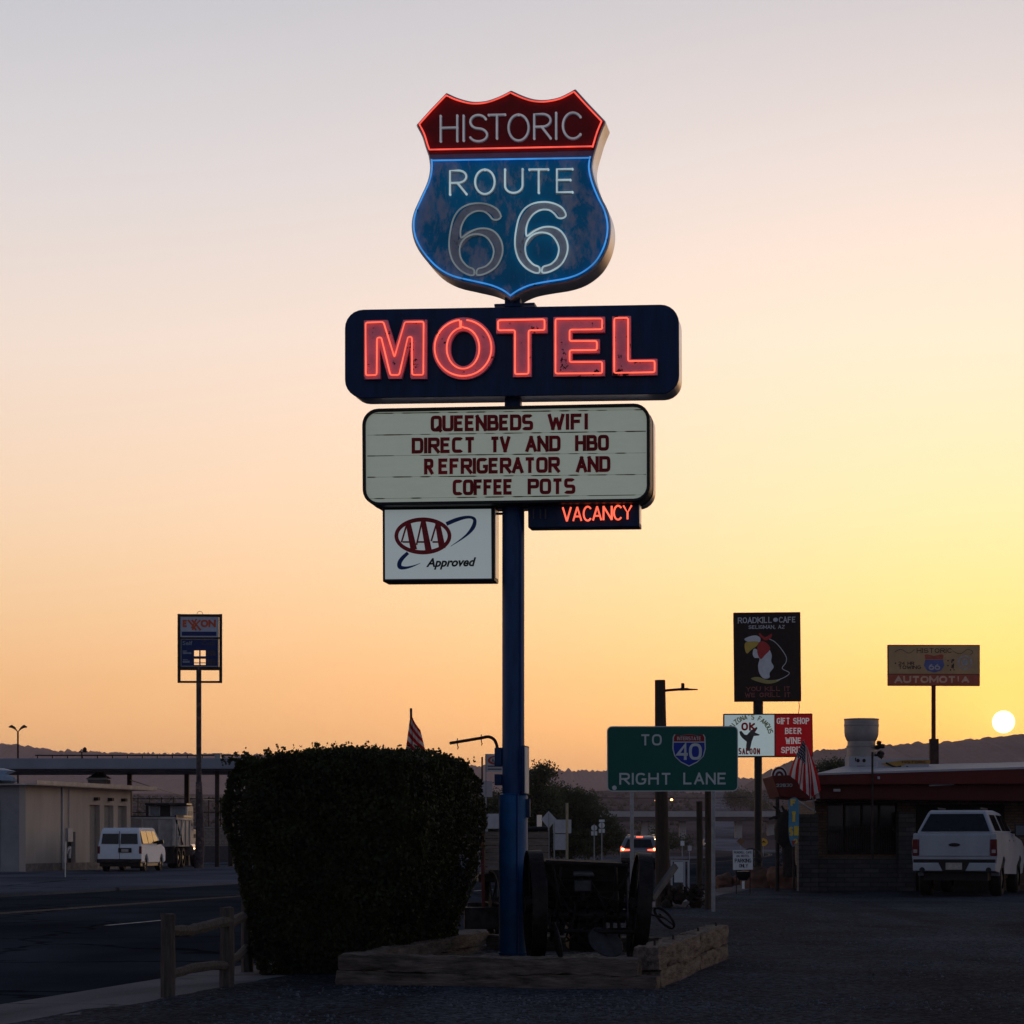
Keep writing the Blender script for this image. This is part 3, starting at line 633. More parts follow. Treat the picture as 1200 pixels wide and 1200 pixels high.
six_o = [(548,750),(530,715),(490,692),(440,683),(385,690),(340,715),(310,760),(295,820),(288,880),(292,930),(310,980),(345,1020),(385,1042),(408,1044),(414,1034),(413,1020),(405,1011),(380,1000),(350,965),(340,920),(350,880),(380,850),(425,838),(470,850),(500,885),(512,925),(500,970),(470,1000),(436,1011),(427,1022),(425,1036),(434,1044),(470,1036),(520,1005),(548,960),(557,915),(548,870),(520,830),(480,811),(430,812),(385,832),(352,856),(345,845),(346,815),(357,780),(382,745),(420,724),(460,724),(488,742),(506,763),(530,766)]
six_c = [(538,758),(500,712),(435,703),(370,725),(328,790),(312,870),(315,935),(345,995),(395,1026),(440,1029),(500,1002),(534,945),(532,890),(498,842),(440,826),(380,842),(332,896)]
for sh, mt, sc in (((0,0), n_dim, 1), ((328,-9), n_pale, .985)):
    f = lambda L: [(418+(a-418)*sc+sh[0], 865+(c-865)*sc+sh[1]) for a, c in L]
    b = MB(); b.ribbon(sgp(spline(f(six_c), 4), yf), .082, yf-.022, yf-.013); b.build('digit_backing', m_gback, shield)
    b = MB(); b.tube([(x, yt, z) for x, z in sgp(spline(f(six_o), 3, True), yf)], .0095, 8, closed=True); b.build('neon_tube', mt, shield, smooth=True)

# name cabinet with its five neon letters
TM = .42; ym = -TM/2
b = MB(); b.prism(ms.pts(rrect((404.6,363.6),(795,357),(795.5,460.8),(404.6,466.2),21), ym), ym, TM/2); cab = b.build('name_cabinet', [m_alu], ms, bev=.012)
b = MB(); o_ = ms.pts(rrect((404.6,363.6),(795,357),(795.5,460.8),(404.6,466.2),21), ym); b.prism(offset_poly(o_, -.004), ym-.004, ym+.03); b.build('face', m_navy, cab, bev=.006)
b = MB(); x0, z0 = ms.px(581,360.5); b.box(x0, x0+.44, -.1,.1, z0-.01, z0+.018); b.build('cap_plate', m_navy, cab)
for u in (535, 668):
    b = MB(); a = ms.px(u, 361, ym-.004); c = ms.px(u, 463, ym-.004); b.box(a[0]-.003,a[0]+.003,ym-.0075,ym-.003,c[1]+.02,a[1]-.02); b.build('seam', m_blk, cab)
b = MB()
for u in (412,470,601,730,788):
    for l_, r_ in ((370,364),(459,454)):
        a = ms.px(u, l_+(r_-l_)*(u-405)/390, ym); b.cyl((a[0],ym-.010,a[1]),(a[0],ym,a[1]), .008, 8)
b.build('bolts', m_steel, cab)
c6 = lambda L: [(400+a/5.4545, 350+c/5.4545) for a, c in L]; c7 = lambda L: [(600+a/4.4455, 350+c/4.4455) for a, c in L]
m_pink = M('chipped pink letter face', S(236,152,172), .5, var=.16, scale=6, chip=(8,.60,.02), chipc=(.03,.012,.015))
m_ret = M('letter return', S(120,40,45), .5, var=.2)
def letter(poly, tube_poly=None, hole=None, tubes=None):
    L = ms.pts(poly, ym); b = MB()
    if hole: annulus(b, L, ms.pts(hole, ym), ym-.058, ym-.004)
    else: b.prism(L, ym-.058, ym-.004)
    b.build('letter', m_pink, cab)
    tb = MB()
    tl_ = [ms.pts(t, ym) for t in tubes] if tubes else [round_poly(ms.pts(tube_poly, ym) if tube_poly else offset_poly(L, .026), .022)]
    for t in tl_: tb.tube([(x, ym-.088, z) for x, z in t], .0085, 8, closed=tubes is None)
    tb.build('neon_tube', n_org, cab, smooth=True)
letter(c6([(152,147),(302,143),(352,306),(403,143),(553,141),(553,519),(448,520),(444,318),(392,518),(308,519),(252,318),(256,520),(152,522)]),
       c6([(166,164),(280,160),(350,385),(416,160),(536,158),(534,497),(463,497),(461,255),(436,255),(380,498),(324,498),(266,258),(239,260),(237,498),(168,500)]))
oc = (787,325)
letter(c6(ell(*oc,198,198,64)), hole=c6(ell(oc[0]-1,oc[1]+1,82,112,64)),
       tubes=[c6(ell(*oc,181,179,60,-83,262)+[(768,160),(770,196)]), c6([(776,152),(774,188)]+ell(oc[0],oc[1]+2,104,131,48,-84,264)[:])])
T_ = [(582.4,374.7),(642.3,373.3),(642.3,391.6),(623.6,391.9),(623.6,442.7),(602.2,443.2),(602.2,391.8),(582.4,392)]
letter(T_)
letter(c7([(220,102),(487,100),(487,181),(318,183),(318,217),(460,217),(460,289),(318,290),(318,326),(487,325),(487,409),(220,411)]))
letter(c7([(525,98),(622,96),(622,321),(760,319),(760,404),(525,408)]))

# letter board
TB = .62; yb = -TB/2
m_panel = M('lit milky panel', (.52,.55,.50), .45, var=.10, scale=1.5, emit=S(150,158,143), es=.40, stretch=(1,1,3))
bo = ms.pts(rrect((424.8,479.5),(761.8,472.8),(762,588.2),(425.5,593),19), yb)
b = MB(); b.prism(bo, yb+.012, -.02); bd = b.build('letter_board', m_blk, ms, bev=.02)
b = MB(); annulus(b, bo, offset_poly(bo, .035), yb-.03, yb+.02); b.build('frame', m_blk, bd, bev=.008)
b = MB(); b.prism(offset_poly(bo, -.0), .02, TB/2); b.build('rear_cabinet', m_alu, bd, bev=.03)
b = MB(); annulus(b, offset_poly(bo, -.004), offset_poly(bo, .02), -.018, .018); b.build('seam', m_steel, bd)
b = MB(); b.prism(offset_poly(bo, .03), yb+.004, yb+.010); b.build('panel', m_panel, bd)
m_track = M('stained letter track', (.16,.13,.08), .8, var=.6, scale=7)
for (l, r) in ((484.6,480), (509.9,505.2), (534.3,530.6), (559.2,555.9), (584.4,579.8)):
    p = ms.px(430.5, l, yb); q = ms.px(757, r, yb); n_ = 90; tr = MB(); vs = []; hh = .004
    for i in range(n_+1):
        if i%3 == 0: hh = rnd.choice((.0012,.0015,.0045,.006,.007))
        t = i/n_; c = (p[0]+(q[0]-p[0])*t, p[1]+(q[1]-p[1])*t); vs += [(c[0],yb+.001,c[1]-hh),(c[0],yb+.001,c[1]+hh*.8)]
    tr.add(vs, [(2*i,2*i+2,2*i+3,2*i+1) for i in range(n_)]); tr.build('letter_track', m_track, bd)
m_let = M('dark red board letter', S(140,14,26), .55, var=.45, scale=2.2)
def row(words, l, r):
    """l, r = (top, bottom) of the letters at px 430 and px 757"""
    k = lambda x, i: l[i]+(r[i]-l[i])*(x-430)/327
    for w, x0, x1 in words:
        b = MB(); text(b, ms, w, (x0,k(x0,0)), (x1,k(x1,0)), (x0,k(x0,1)), (x1,k(x1,1)), yb-.002, weight=.215, sq=.42, gap=.29, depth=.004); b.build('lettering', m_let, bd)
row([('QUEENBEDS',504.7,624.8), ('WIFI',642,689)], (488.3,507), (483.5,502.3))
row([('DIRECT',482.5,557.4), ('TV',573.9,598), ('AND',615.8,657), ('HBO',673.9,713.7)], (514,532.4), (508.8,527.4))
row([('R',497,508), ('EFRIGERATOR',513.7,656.2), ('AND',675,715.4)], (538.6,557.0), (533.8,552.4))
row([('COFFEE',530.5,601.5), ('POTS',618.3,674.3)], (563.4,581.8), (559.3,577.7))

# automobile club panel
TA = .30; ya = -TA/2
ao = ms.pts([(448.0,594.6),(578.6,593.2),(579.2,681.0),(448.4,681.9)], ya)
b = MB(); b.prism(ao, ya, TA/2); club = b.build('club_cabinet', [m_blk], ms, bev=.012)
b = MB(); b.prism(offset_poly(ao, .029), ya-.004, ya-.001); b.build('panel', M('lit white panel', (.58,.62,.62), .4, var=.05, scale=1.5, emit=S(160,172,172), es=.43), club)
b = MB(); b.box(ms.px(579.2,600,ya)[0]-.001, ms.px(579.2,600,ya)[0]+.006, ya+.05, TA/2-.03, ao[3][1]+.03, ao[0][1]-.04); b.build('end_cap', m_alu, club)
b = MB()
for u in (500, 560):
    x, z = ms.px(u, 594); b.box(x-.02, x+.02, -.02,.02, z-.02, z+.09)
x, z = ms.px(586, 602); b.box(x-.12, x+.1, -.015,.015, z-.012, z+.012); b.build('hanger', m_steel, club)
c8 = lambda L: ms.pts([(430+a/5.2174, 470+c/5.2174) for a, c in L], ya)
m_mar = M('maroon emblem', S(150,34,42), .5, var=.25, scale=20); m_emb = M('emblem blue', S(28,60,120), .5, var=.1)
b = MB(); annulus(b, c8(ell(343,825,174,113,48)), c8(ell(343,825,151,88,48)), ya-.009, ya-.004)
for i, (ax_, ay_, bl_, br_, bot) in enumerate(((252,738,212,296,912),(343,722,304,388,928),(432,738,394,470,905))):
    b.ribbon(c8([(ax_-4,ay_+4),(bl_,bot-48)]), .018, ya-.0092-.0003*i, ya-.004)
    b.sheet(c8([(ax_-16,ay_),(ax_+15,ay_),(br_+12,bot-6),(br_-28,bot)]), ya-.0102-.0003*i)
    b.ribbon(c8([(bl_+8,862),(br_-6,862)]), .018, ya-.0112-.0003*i, ya-.004)
b.build('emblem', m_mar, club)
b = MB()
def crescent(mid, ws, y):
    q = spline(mid, 5); w = spline([(a,0) for a in ws], 5); L_, R2 = [], []
    for i, p in enumerate(q):
        a = Vector(q[max(0,i-1)]); c_ = Vector(q[min(len(q)-1,i+1)]); t = (c_-a).normalized(); n_ = Vector((-t.y,t.x))*w[i][0]/2; L_.append(tuple(Vector(p)+n_)); R2.append(tuple(Vector(p)-n_))
    L_, R2 = c8(L_), c8(R2); n_ = len(L_)
    b.add([(x,y,z) for x,z in L_]+[(x,y,z) for x,z in R2], [(i,i+1,n_+i+1,n_+i) for i in range(n_-1)])
crescent([(486,752),(545,727),(600,712),(640,712),(660,730),(648,775),(600,828),(512,889)], [24,24,19,17,21,24,12,2], ya-.0065)
crescent([(252,928),(218,960),(200,990),(203,1015),(235,1020),(280,1010),(327,992)], [20,24,26,26,17,9,2], ya-.0065)
b.build('orbit_mark', m_emb, club)
b = MB(); ftext(b, ms, 'Approved', 430+362/5.2174, 430+668/5.2174, 470+1032/5.2174, 470+955/5.2174, ya-.004, shear=.28, bold=.034); b.build('lettering', m_blk, club)

# vacancy neon
TV = .26; yv = -TV/2
vo = ms.pts([(618.6,588.5),(748.6,586.5),(749,617.0),(618.8,618.4)], yv)
b = MB(); b.prism(vo, yv, TV/2); vac = b.build('vacancy_cabinet', [m_navy], ms, bev=.008)
b = MB(); b.box(vo[1][0]-.001, vo[1][0]+.005, yv+.04, TV/2-.03, vo[3][1]+.03, vo[0][1]-.02); b.build('end_cap', m_alu, vac)
b = MB(); text(b, ms, 'VACANCY', (659.5,594.6), (740.2,592.2), (659.5,611), (740.2,608.4), yv-.05, tube=.0105, sq=1, gap=.17); b.build('neon_tube', n_org, vac, smooth=True)
b = MB()
for u in (626, 634, 640):
    for (c, d) in ((597,608),):
        p = ms.px(u, c, yv); q = ms.px(u, d, yv); b.tube([(p[0], yv-.04, p[1]), (q[0], yv-.04, q[1])], .009, 6)
b.build('glass_tube', M('blackened tube', (.05,.055,.08), .3), vac, smooth=True)

# ------------------------------------------------------------------ planter: sleepers round a gravel bed
C_, L_, F_ = G(770,1165), G(392,1158), G(854,1127)
B_ = Vector((L_.x+.2*5.7, L_.y+5.7, 0))
bed = MB(); n = 24; vs = []
for j in range(n+1):
    for i in range(n+1):
        u, v = i/n, j/n; p = (L_*(1-u)+C_*u)*(1-v)+(B_*(1-u)+F_*u)*v; vs.append((p.x, p.y, .085+.05*noise.noise(Vector((p.x*1.6,p.y*1.3,3)))+.02*noise.noise(Vector((p.x*6,p.y*6,3)))))
bed.add(vs, [(j*(n+1)+i, j*(n+1)+i+1, (j+1)*(n+1)+i+1, (j+1)*(n+1)+i) for j in range(n) for i in range(n)])
structure(bed.build('planter_gravel', m_bed, smooth=True, angle=80))
def sleeper(p, q, w, z0, h, label, seed, inset=0):
    """one worn timber from p to q (its outer face line), w deep towards the inside (left of p->q)"""
    p = Vector((p.x,p.y,0)); q = Vector((q.x,q.y,0)); d = (q-p); Ln = d.length; n = max(6, int(Ln/.045)); b = MB()
    ring = [(-.5,-.5),(-.25,-.5),(.1,-.5),(.5,-.5),(.5,-.15),(.5,.2),(.5,.5),(.2,.5),(-.1,.5),(-.5,.5),(-.5,.15),(-.5,-.2)]
    vs = []
    for i in range(n+1):
        t = i/n; x = -Ln/2+Ln*t; e = .045*(1 if i in (0,n) else 0)
        for k, (a, c) in enumerate(ring):
            co = .95 if abs(a) == .5 and abs(c) == .5 else 1
            dd = Vector((x*2.2, a*3+seed*5, c*3)); nz = noise.noise(dd)*.02+noise.noise(dd*3.3)*.014+noise.noise(dd*9)*.008
            vs.append((x+e*(.5-i/n)*.5+noise.noise(Vector((a*4,c*4,seed)))*.03*(i in (0,n)), a*w*co*(1-e)+nz, h/2+c*h*co*(1-e)+nz*1.1))
    m_ = len(ring); fs = [(i*m_+k, i*m_+(k+1)%m_, (i+1)*m_+(k+1)%m_, (i+1)*m_+k) for i in range(n) for k in range(m_)]+[tuple(range(m_-1,-1,-1)), tuple(n*m_+k for k in range(m_))]
    b.add(vs, fs); ang = math.atan2(d.y, d.x); nrm = Vector((-d.y, d.x, 0)).normalized(); c = (p+q)/2+nrm*w/2
    o = b.build('timber', m_sleeper, smooth=True, angle=40, loc=(c.x, c.y, z0), rot=(rnd.uniform(-.02,.02), 0, ang)); return tag(o, label, 'timber', 'timbers edging the planter')
mid = (C_+F_)/2
e1 = C_+(L_-C_)*.055
sleeper(L_, C_+(L_-C_)*.0, .2, .0, .155, 'long lower front timber of the planter below the blue pole', 1)
sleeper(L_+Vector((.02,.01,0)), e1, .19, .157, .15, 'long upper front timber of the planter, split along its face', 2)
k = .56; kk = C_+(F_-C_)*k
off = Vector((.02,-.21,0))*0
sleeper(C_+(F_-C_)*.04, kk, .24, .0, .20, 'rough lower side timber nearest the planter corner', 3)
sleeper(kk+(F_-C_)*.006, F_, .24, .0, .20, 'rough lower side timber at the far end of the right planter edge', 4)
sleeper(C_+(F_-C_)*.03, C_+(F_-C_)*.55, .25, .203, .20, 'chunky top side timber with cracked end at the planter corner', 5)
sleeper(C_+(F_-C_)*.557, F_+(F_-C_)*.01, .25, .203, .205, 'chunky top side timber stepping up at the far right of the planter', 6)
sleeper(B_, L_+Vector((.03,.2,0)), .2, .0, .155, 'lower left timber of the planter running back beside the hedge', 7)
sleeper(B_+Vector((.02,.0,0)), L_+Vector((.04,.22,0)), .19, .157, .14, 'upper left timber of the planter, slanting back to the hedge', 8)
sleeper(F_+Vector((-.28,.1,0)), B_+Vector((.25,.1,0)), .2, .0, .26, 'dark back timber of the planter behind the blue pole', 9)
for i, t in enumerate((.1, .32, .66, .94)):
    p = C_+(F_-C_)*t; b = MB(); b.cyl((0,0,0),(0,0,.06), .011, 8); tag(b.build('spike', m_steel, loc=(p.x-.10, p.y+.03, .39)), ['rusty spike in the cracked corner timber', 'rusty spike midway along the near top timber', 'rusty spike at the start of the far top timber', 'rusty spike near the end of the far top timber'][i], 'spike', 'spikes in the planter timbers')

# ------------------------------------------------------------------ hedge
m_hedge = leaf_mat('clipped hedge leaves', (.006,.010,.004), (.048,.058,.018), .22, 1.6)
m_core = M('hedge twigs', (.012,.012,.008), .9, var=.4)
def hedge():
    R = Root('hedge', 'large dark clipped hedge beside the rail fence, left of the blue pole', 'hedge', (-1.93, 23.5, .02))
    base = R.loc; r3 = random.Random(12); dpt = 3.3
    def half(z): return .62+.36*min(1, z/1.5)-.12*max(0, z-1.7)          # half width by height
    H = 2.17
    def surf(x, y, z):
        return .10*noise.noise(Vector((x*1.5,y*1.5,z*1.5)))+.06*noise.noise(Vector((x*4,y*4,z*4+9)))
    b = MB(); core = MB()
    nx, ny, nz = 14, 14, 12
    zs = [0,.3,.6,.9,1.2,1.5,1.8,1.98,2.10]
    vs = []; n = 28
    for z in zs:
        for i in range(n):
            a = 2*math.pi*i/n; c, s = math.cos(a), math.sin(a); m = max(abs(c), abs(s)); w = half(z)-.13-.1*(z > 2); d = dpt/2-.13-.1*(z > 2)
            vs.append((c/m*w+.2*(dpt/2+s/m*d), dpt/2+s/m*d, z))
    core.add(vs, [(j*n+i, j*n+(i+1)%n, (j+1)*n+(i+1)%n, (j+1)*n+i) for j in range(len(zs)-1) for i in range(n)]+[tuple((len(zs)-1)*n+i for i in range(n))])
    core.build('twigs', m_core, R)
    def leaf(p, nrm, sz):
        u = Vector((r3.gauss(0,1), r3.gauss(0,1), r3.gauss(0,1)+.5)).normalized(); w = u.cross(nrm+Vector((r3.gauss(0,.6),r3.gauss(0,.6),r3.gauss(0,.6))))
        if w.length < .05: return
        w = w.normalized()*sz*.42; u = u*sz; p = p+Vector((.2*p.y,0,0)); b.add([p, p+u*.5+w, p+u, p+u*.5-w], [(0,1,2,3)])
    def spot():
        f = r3.random()
        if f < .30: # front, bottom to top
            z = H*r3.random(); x = half(z)*r3.uniform(-1,1); y = 0; nrm = Vector((0,-1,0))
        elif f < .78: z = H*r3.random(); sx = -1 if r3.random() < .22 else 1; x = half(z)*sx; y = dpt*r3.random(); nrm = Vector((sx,0,0))
        else: z = H; x = half(z)*r3.uniform(-1,1); y = dpt*r3.random()**1.3; nrm = Vector((0,0,1))
        # round the edges
        ex = max(0, abs(x)/half(z)-.86)/.14; ez = max(0, z/H-.9)/.1; ey = max(0, 1-y/.3) if y < .3 else 0
        p = Vector((x, y, z)); p.x -= math.copysign(.10*(ex*ez+ex*ey*.8), x); p.z -= .07*ez*max(ex,ey); p.y += .06*ez*ey
        hl = .05*noise.noise(Vector((x*.9,y,3)))+.03*(1-(x/.9)**2)-.01+.025*y
        p.z += hl*max(0, z-1.6)/.6
        p += nrm*(surf(*p)-abs(r3.gauss(0,.045)))
        return p, nrm
    for i in range(85000):
        p, nrm = spot(); leaf(p, nrm, r3.uniform(.022,.05))
    for i in range(560):                                   # shoots that escaped the shears, on top and at the shoulders
        x = half(H)*r3.uniform(-1,1); y = dpt*r3.random()**1.6; z0 = H+.05*noise.noise(Vector((x*.9,y,3)))+.03*(1-(x/.9)**2)-.01+.025*y+surf(x,y,H)-.03; hh = abs(r3.gauss(0,.042))+.015; lx, ly = r3.gauss(0,.3), r3.gauss(0,.3)
        for k in range(int(4+hh*60)):
            t = r3.random(); leaf(Vector((x+lx*hh*t, y+ly*hh*t, z0+hh*t)), Vector((r3.gauss(0,1),r3.gauss(0,1),.2)), r3.uniform(.02,.04))
    b.build('foliage', m_hedge, R)
hedge()

# ------------------------------------------------------------------ split-rail fence
g1, g2 = G(197,1172), G(266,1161)
fr = Root('rail_fence', 'weathered split-rail fence with a sagging top rail beside the sidewalk', 'fence', g1)
def post(R, p, w, h, seed):
    b = MB(); vs = []; n = 8
    for k in range(9):
        z = -.05+(h+.05)*k/8
        for j in range(n):
            a = 2*math.pi*(j+.5)/n; rr = w*.56*(1+.16*noise.noise(Vector((math.cos(a)*2,math.sin(a)*2+seed,z*3)))); m_ = max(abs(math.cos(a)),abs(math.sin(a))); vs.append((p.x+rr*math.cos(a)/m_**.6, p.y+rr*math.sin(a)/m_**.6, z+(.02*noise.noise(Vector((a,seed,1))) if k == 8 else 0)))
    b.add(vs, [(k*n+j, k*n+(j+1)%n, (k+1)*n+(j+1)%n, (k+1)*n+j) for k in range(8) for j in range(n)]+[tuple(8*n+j for j in range(n))])
    return b.build('post', m_wood, R, smooth=True)
q1 = fr.w2l(g1); q2 = fr.w2l(g2); d12 = q2-q1
post(fr, q1, .105, .73, 1); post(fr, q2, .115, .75, 4); q3 = q2+Vector((-.12,2.7,0)); post(fr, q3, .11, .74, 8)
def rail(R, pts, r, seed):
    b = MB(); pp = spline([tuple(p) for p in pts], 6); pp = [Vector(p)+Vector((0,.008*noise.noise(Vector((i*.5,seed,0))),.010*noise.noise(Vector((i*.5,seed,5))))) for i, p in enumerate(pp)]
    b.tube(pp, r, 7); b.build('rail', m_rail, R, smooth=True, angle=50)
z = lambda py, p: EYE+(HOR-py)/FPX*(fr.loc.y+p.y)-fr.loc.z
up = [q1+Vector((-.0,0,z(1090,q1))), q1+d12*.3+Vector((0,0,z(1093,q1))), q1+d12*.6+Vector((0,0,z(1090,q1))), q2+Vector((.02,0,z(1079,q2)))]
rail(fr, up, .05, 2); rail(fr, [q1+Vector((0,0,z(1143,q1))), q1+d12*.5+Vector((0,0,z(1138,q1))), q2+Vector((0,0,z(1131,q2)))], .042, 5)
rail(fr, [q2+Vector((0,0,z(1083,q2))), q2+Vector((-.05,1.3,.60)), q3+Vector((0,0,.6))], .05, 7); rail(fr, [q2+Vector((0,0,z(1128,q2))), q2+Vector((-.05,1.3,.25)), q3+Vector((0,0,.27))], .042, 9)

# ------------------------------------------------------------------ old farm implements in the planter
m_iron = M('rusty black iron', (.02,.017,.017), .6, .5, var=.6, scale=7, bump=.4)
m_hub = M('dull grey disc steel', (.05,.05,.055), .55, .5, var=.4, scale=8)
m_boxw = M('blackened wagon boards', (.018,.014,.012), .8, var=.6, scale=5, stretch=(.8,5,6), bump=.5)
def spoked(name, c, axis, r, w, parent, mat=m_iron, ns=12, t=.025, hub=.09):
    b = MB(); b.ring(c, axis, r, w, t); ax = Vector(axis).normalized(); c = Vector(c)
    b.cyl(c-ax*(w*.7), c+ax*(w*.7), hub, 14)
    a = ax.cross(Vector((0,0,1))).normalized(); e = ax.cross(a)
    for k in range(ns):
        d = a*math.cos(2*math.pi*k/ns)+e*math.sin(2*math.pi*k/ns); sg = ax*(w*.3 if k%2 else -w*.3); b.tube([c+sg+d*hub*.8, c+sg*.6+d*(r-t*.5)], .013, 6)
    return b.build(name, mat, parent, smooth=True, angle=30)
fw = Root('farm_wagon', 'old black farm spreader on tall iron wheels in the planter, right of the blue pole', 'farm wagon', (.76, 25.0, .1), 1)
spoked('wheel', (-.52,.1,.575), (1,.07,.02), .575, .15, fw); spoked('wheel', (.57,-.1,.56), (1,.02,-.085), .565, .15, fw)
b = MB(); b.tube([(-.62,.1,.58),(.66,-.1,.57)], .035, 10); b.build('axle', m_iron, fw, smooth=True)
b = MB(); b.add([(-.36,.1,.50),(.40,.0,.50),(.40,2.1,.52),(-.36,2.1,.52),(-.42,.1,1.03),(.46,.0,.99),(.46,2.1,1.02),(-.42,2.1,1.05)], [(0,3,2,1),(4,5,6,7),(0,1,5,4),(1,2,6,5),(2,3,7,6),(3,0,4,7)]); bx = b.build('box', m_boxw, fw, bev=.01)
b = MB()
for zz in (.66,.83): b.box(-.40,.43,-.02,.05, zz-.008, zz+.008)
b.obox((-.41,-.02,1.03),(.45,-.05,.995),.05,.03); b.obox((-.3,-.04,.52),(-.33,-.04,1.0),.04,.03); b.obox((.3,-.06,.52),(.33,-.06,.98),.04,.03); b.build('iron_strap', m_iron, bx)
b = MB(); b.obox((-.02,-.10,.62),(-.05,-.15,.9),.05,.02); b.add([(-.13,-.25,.90),(.09,-.25,.90),(.08,.0,.93),(-.12,.0,.93),(-.13,-.25,.875),(.09,-.25,.875),(.08,.0,.905),(-.12,.0,.905)], [(0,1,2,3),(7,6,5,4),(0,4,5,1),(1,5,6,2),(2,6,7,3),(3,7,4,0)]); b.box(-.12,.06,-.22,-.19,.72,.84); b.build('seat', m_hub, fw, bev=.01)
b = MB(); b.lathe([(.02,-.02),(.19,-.012),(.2,0),(.19,.012),(.02,.03)], n=28)
for nm, lc, ro in (('disc_blade', (-.30,-.30,.22), (0,R_(78),R_(8))), ('disc_blade', (.20,-.32,.2), (0,R_(50),R_(-60)))):
    b.build(nm, m_hub, fw, smooth=True, loc=lc, rot=ro)
b = MB(); b.tube([(-.45,-.25,.32),(.5,-.3,.3)], .022, 8); b.obox((-.3,-.3,.22),(-.28,-.05,.6),.03,.03); b.obox((.2,-.32,.2),(.2,-.05,.6),.03,.03); b.obox((-.15,-.2,.3),(-.1,-.2,.62),.06,.02); b.tube([(.02,-.2,.88),(.16,-.25,.66),(.42,-.2,.6)], .008, 6); b.tube([(.12,-.2,.7),(.2,-.24,.55),(.22,-.2,.42)], .007, 6); b.tube([(-.33,-.25,.95),(-.27,-.3,.6),(-.3,-.2,.45)], .01, 6); b.build('linkage', m_iron, fw, smooth=True)
b = MB(); b.cyl((-.36,-.06,.47),(.42,-.06,.46), .07, 14)
for k in range(9):
    for q in range(6):
        a = q*1.047+k*.4; x = -.32+.085*k; b.obox((x,-.06,.465),(x,-.06+.2*math.cos(a),.465+.2*math.sin(a)),.025,.02)
b.build('beater', m_iron, fw)
b = MB(); b.box(-.16,.22,-.02,.9,.10,.44); b.box(-.10,.16,-.06,-.02,.16,.40); b.build('gear_case', m_iron, fw, bev=.015)
for sx in (-.40,.44):
    b = MB(); b.ring((sx,-.07,.47), (1,0,0), .13, .02, .025, 20); b.ring((sx,-.02,.82), (1,0,0), .08, .02, .02, 16); b.tube([(sx,-.19,.50),(sx,-.10,.84)], .010, 6); b.tube([(sx,.05,.50),(sx,.05,.84)], .010, 6); b.cyl((sx-.02,-.07,.47),(sx+.02,-.07,.47), .03, 10); b.build('sprocket', m_hub, fw, smooth=True)
b = MB()
for p_, q_ in (((-.44,-.1,.95),(-.1,-.12,.42)),((.46,-.1,.92),(.12,-.12,.40)),((-.46,.0,.30),(.46,-.02,.33)),((-.46,.02,.72),(.48,.0,.70)),((-.25,-.1,.98),(-.36,-.12,.2)),((.32,-.1,.97),(.36,-.12,.22)),((-.2,-.14,.2),(.3,-.12,.55)),((.05,-.14,.12),(-.3,-.12,.5))): b.obox(p_, q_, .035, .025)
b.tube([(-.3,-.14,.9),(-.1,-.2,.55),(.1,-.18,.75),(.34,-.15,.5)], .009, 6); b.tube([(-.1,-.16,.55),(-.2,-.2,.25),(.0,-.2,.1)], .012, 6); b.build('frame', m_iron, fw)
b = MB(); b.ring((.86,.3,.43), (1,.5,.9), .15, .02, .02, 28); b.tube([(.86,.3,.43),(.6,.2,.5)], .012, 6)
for k in range(3): a = k*2.1; b.tube([(.86,.3,.43),(.86+.1*math.cos(a),.3+.12*math.sin(a),.43-.08*math.cos(a))], .008, 6)
b.build('hand_wheel', m_iron, fw, smooth=True)
b = MB(); b.obox((.74,.5,.62),(1.02,.75,.98),.05,.07); b.build('drawbar', M('grey board', (.13,.125,.12), .8, var=.3), fw, bev=.01)

m_plank = M('grey wagon planks', (.17,.14,.12), .85, var=.4, scale=5, stretch=(.8,5,7), bump=.5)
w2 = Root('hay_wagon', 'wooden plank wagon with red corner post, half hidden behind the blue pole', 'wagon', G(604,1098), 2)
x0, zt_ = w2.px(569,974.5); x1, zb_ = w2.px(643,1024)
b = MB(); nb = 6
for k in range(nb):
    za = zb_+(zt_-zb_)*k/nb; b.box(x0, x1, 0, .03, za+.004, za+(zt_-zb_)/nb-.004)
bx = b.build('end_boards', m_plank, w2, bev=.004)
b = MB(); b.box(x0,x0+.03,.03,2.6,zb_,zt_); b.box(x1-.03,x1,.03,2.6,zb_,zt_); b.build('side_boards', m_boxw, w2)
b = MB(); b.obox((x0-.03,-.03,.4),(x0-.05,-.03,zt_+.02),.07,.05); b.build('corner_post', M('faded red post', (.085,.018,.018), .7, var=.3), w2, bev=.006)
b = MB(); b.tube([(x0+.55,.0,zt_+.03),(x1-.02,.0,zt_+.04)], .035, 8); b.build('tarp_roll', m_blk, w2, smooth=True)
b = MB(); b.box(x0-.1,x1+.1,.0,2.5,zb_-.12,zb_-.005); b.box(x0-.3,x0+.5,-.3,.1,.12,.42); b.box(x0-.25,x1+.1,.2,.3,.36,.48); b.build('chassis', m_iron, w2, bev=.01)
spoked('wheel', (x0+.12,-.12,.48), (1,.25,0), .46, .09, w2); spoked('wheel', (x1+.1,-.08,.48), (1,.2,0), .46, .09, w2)

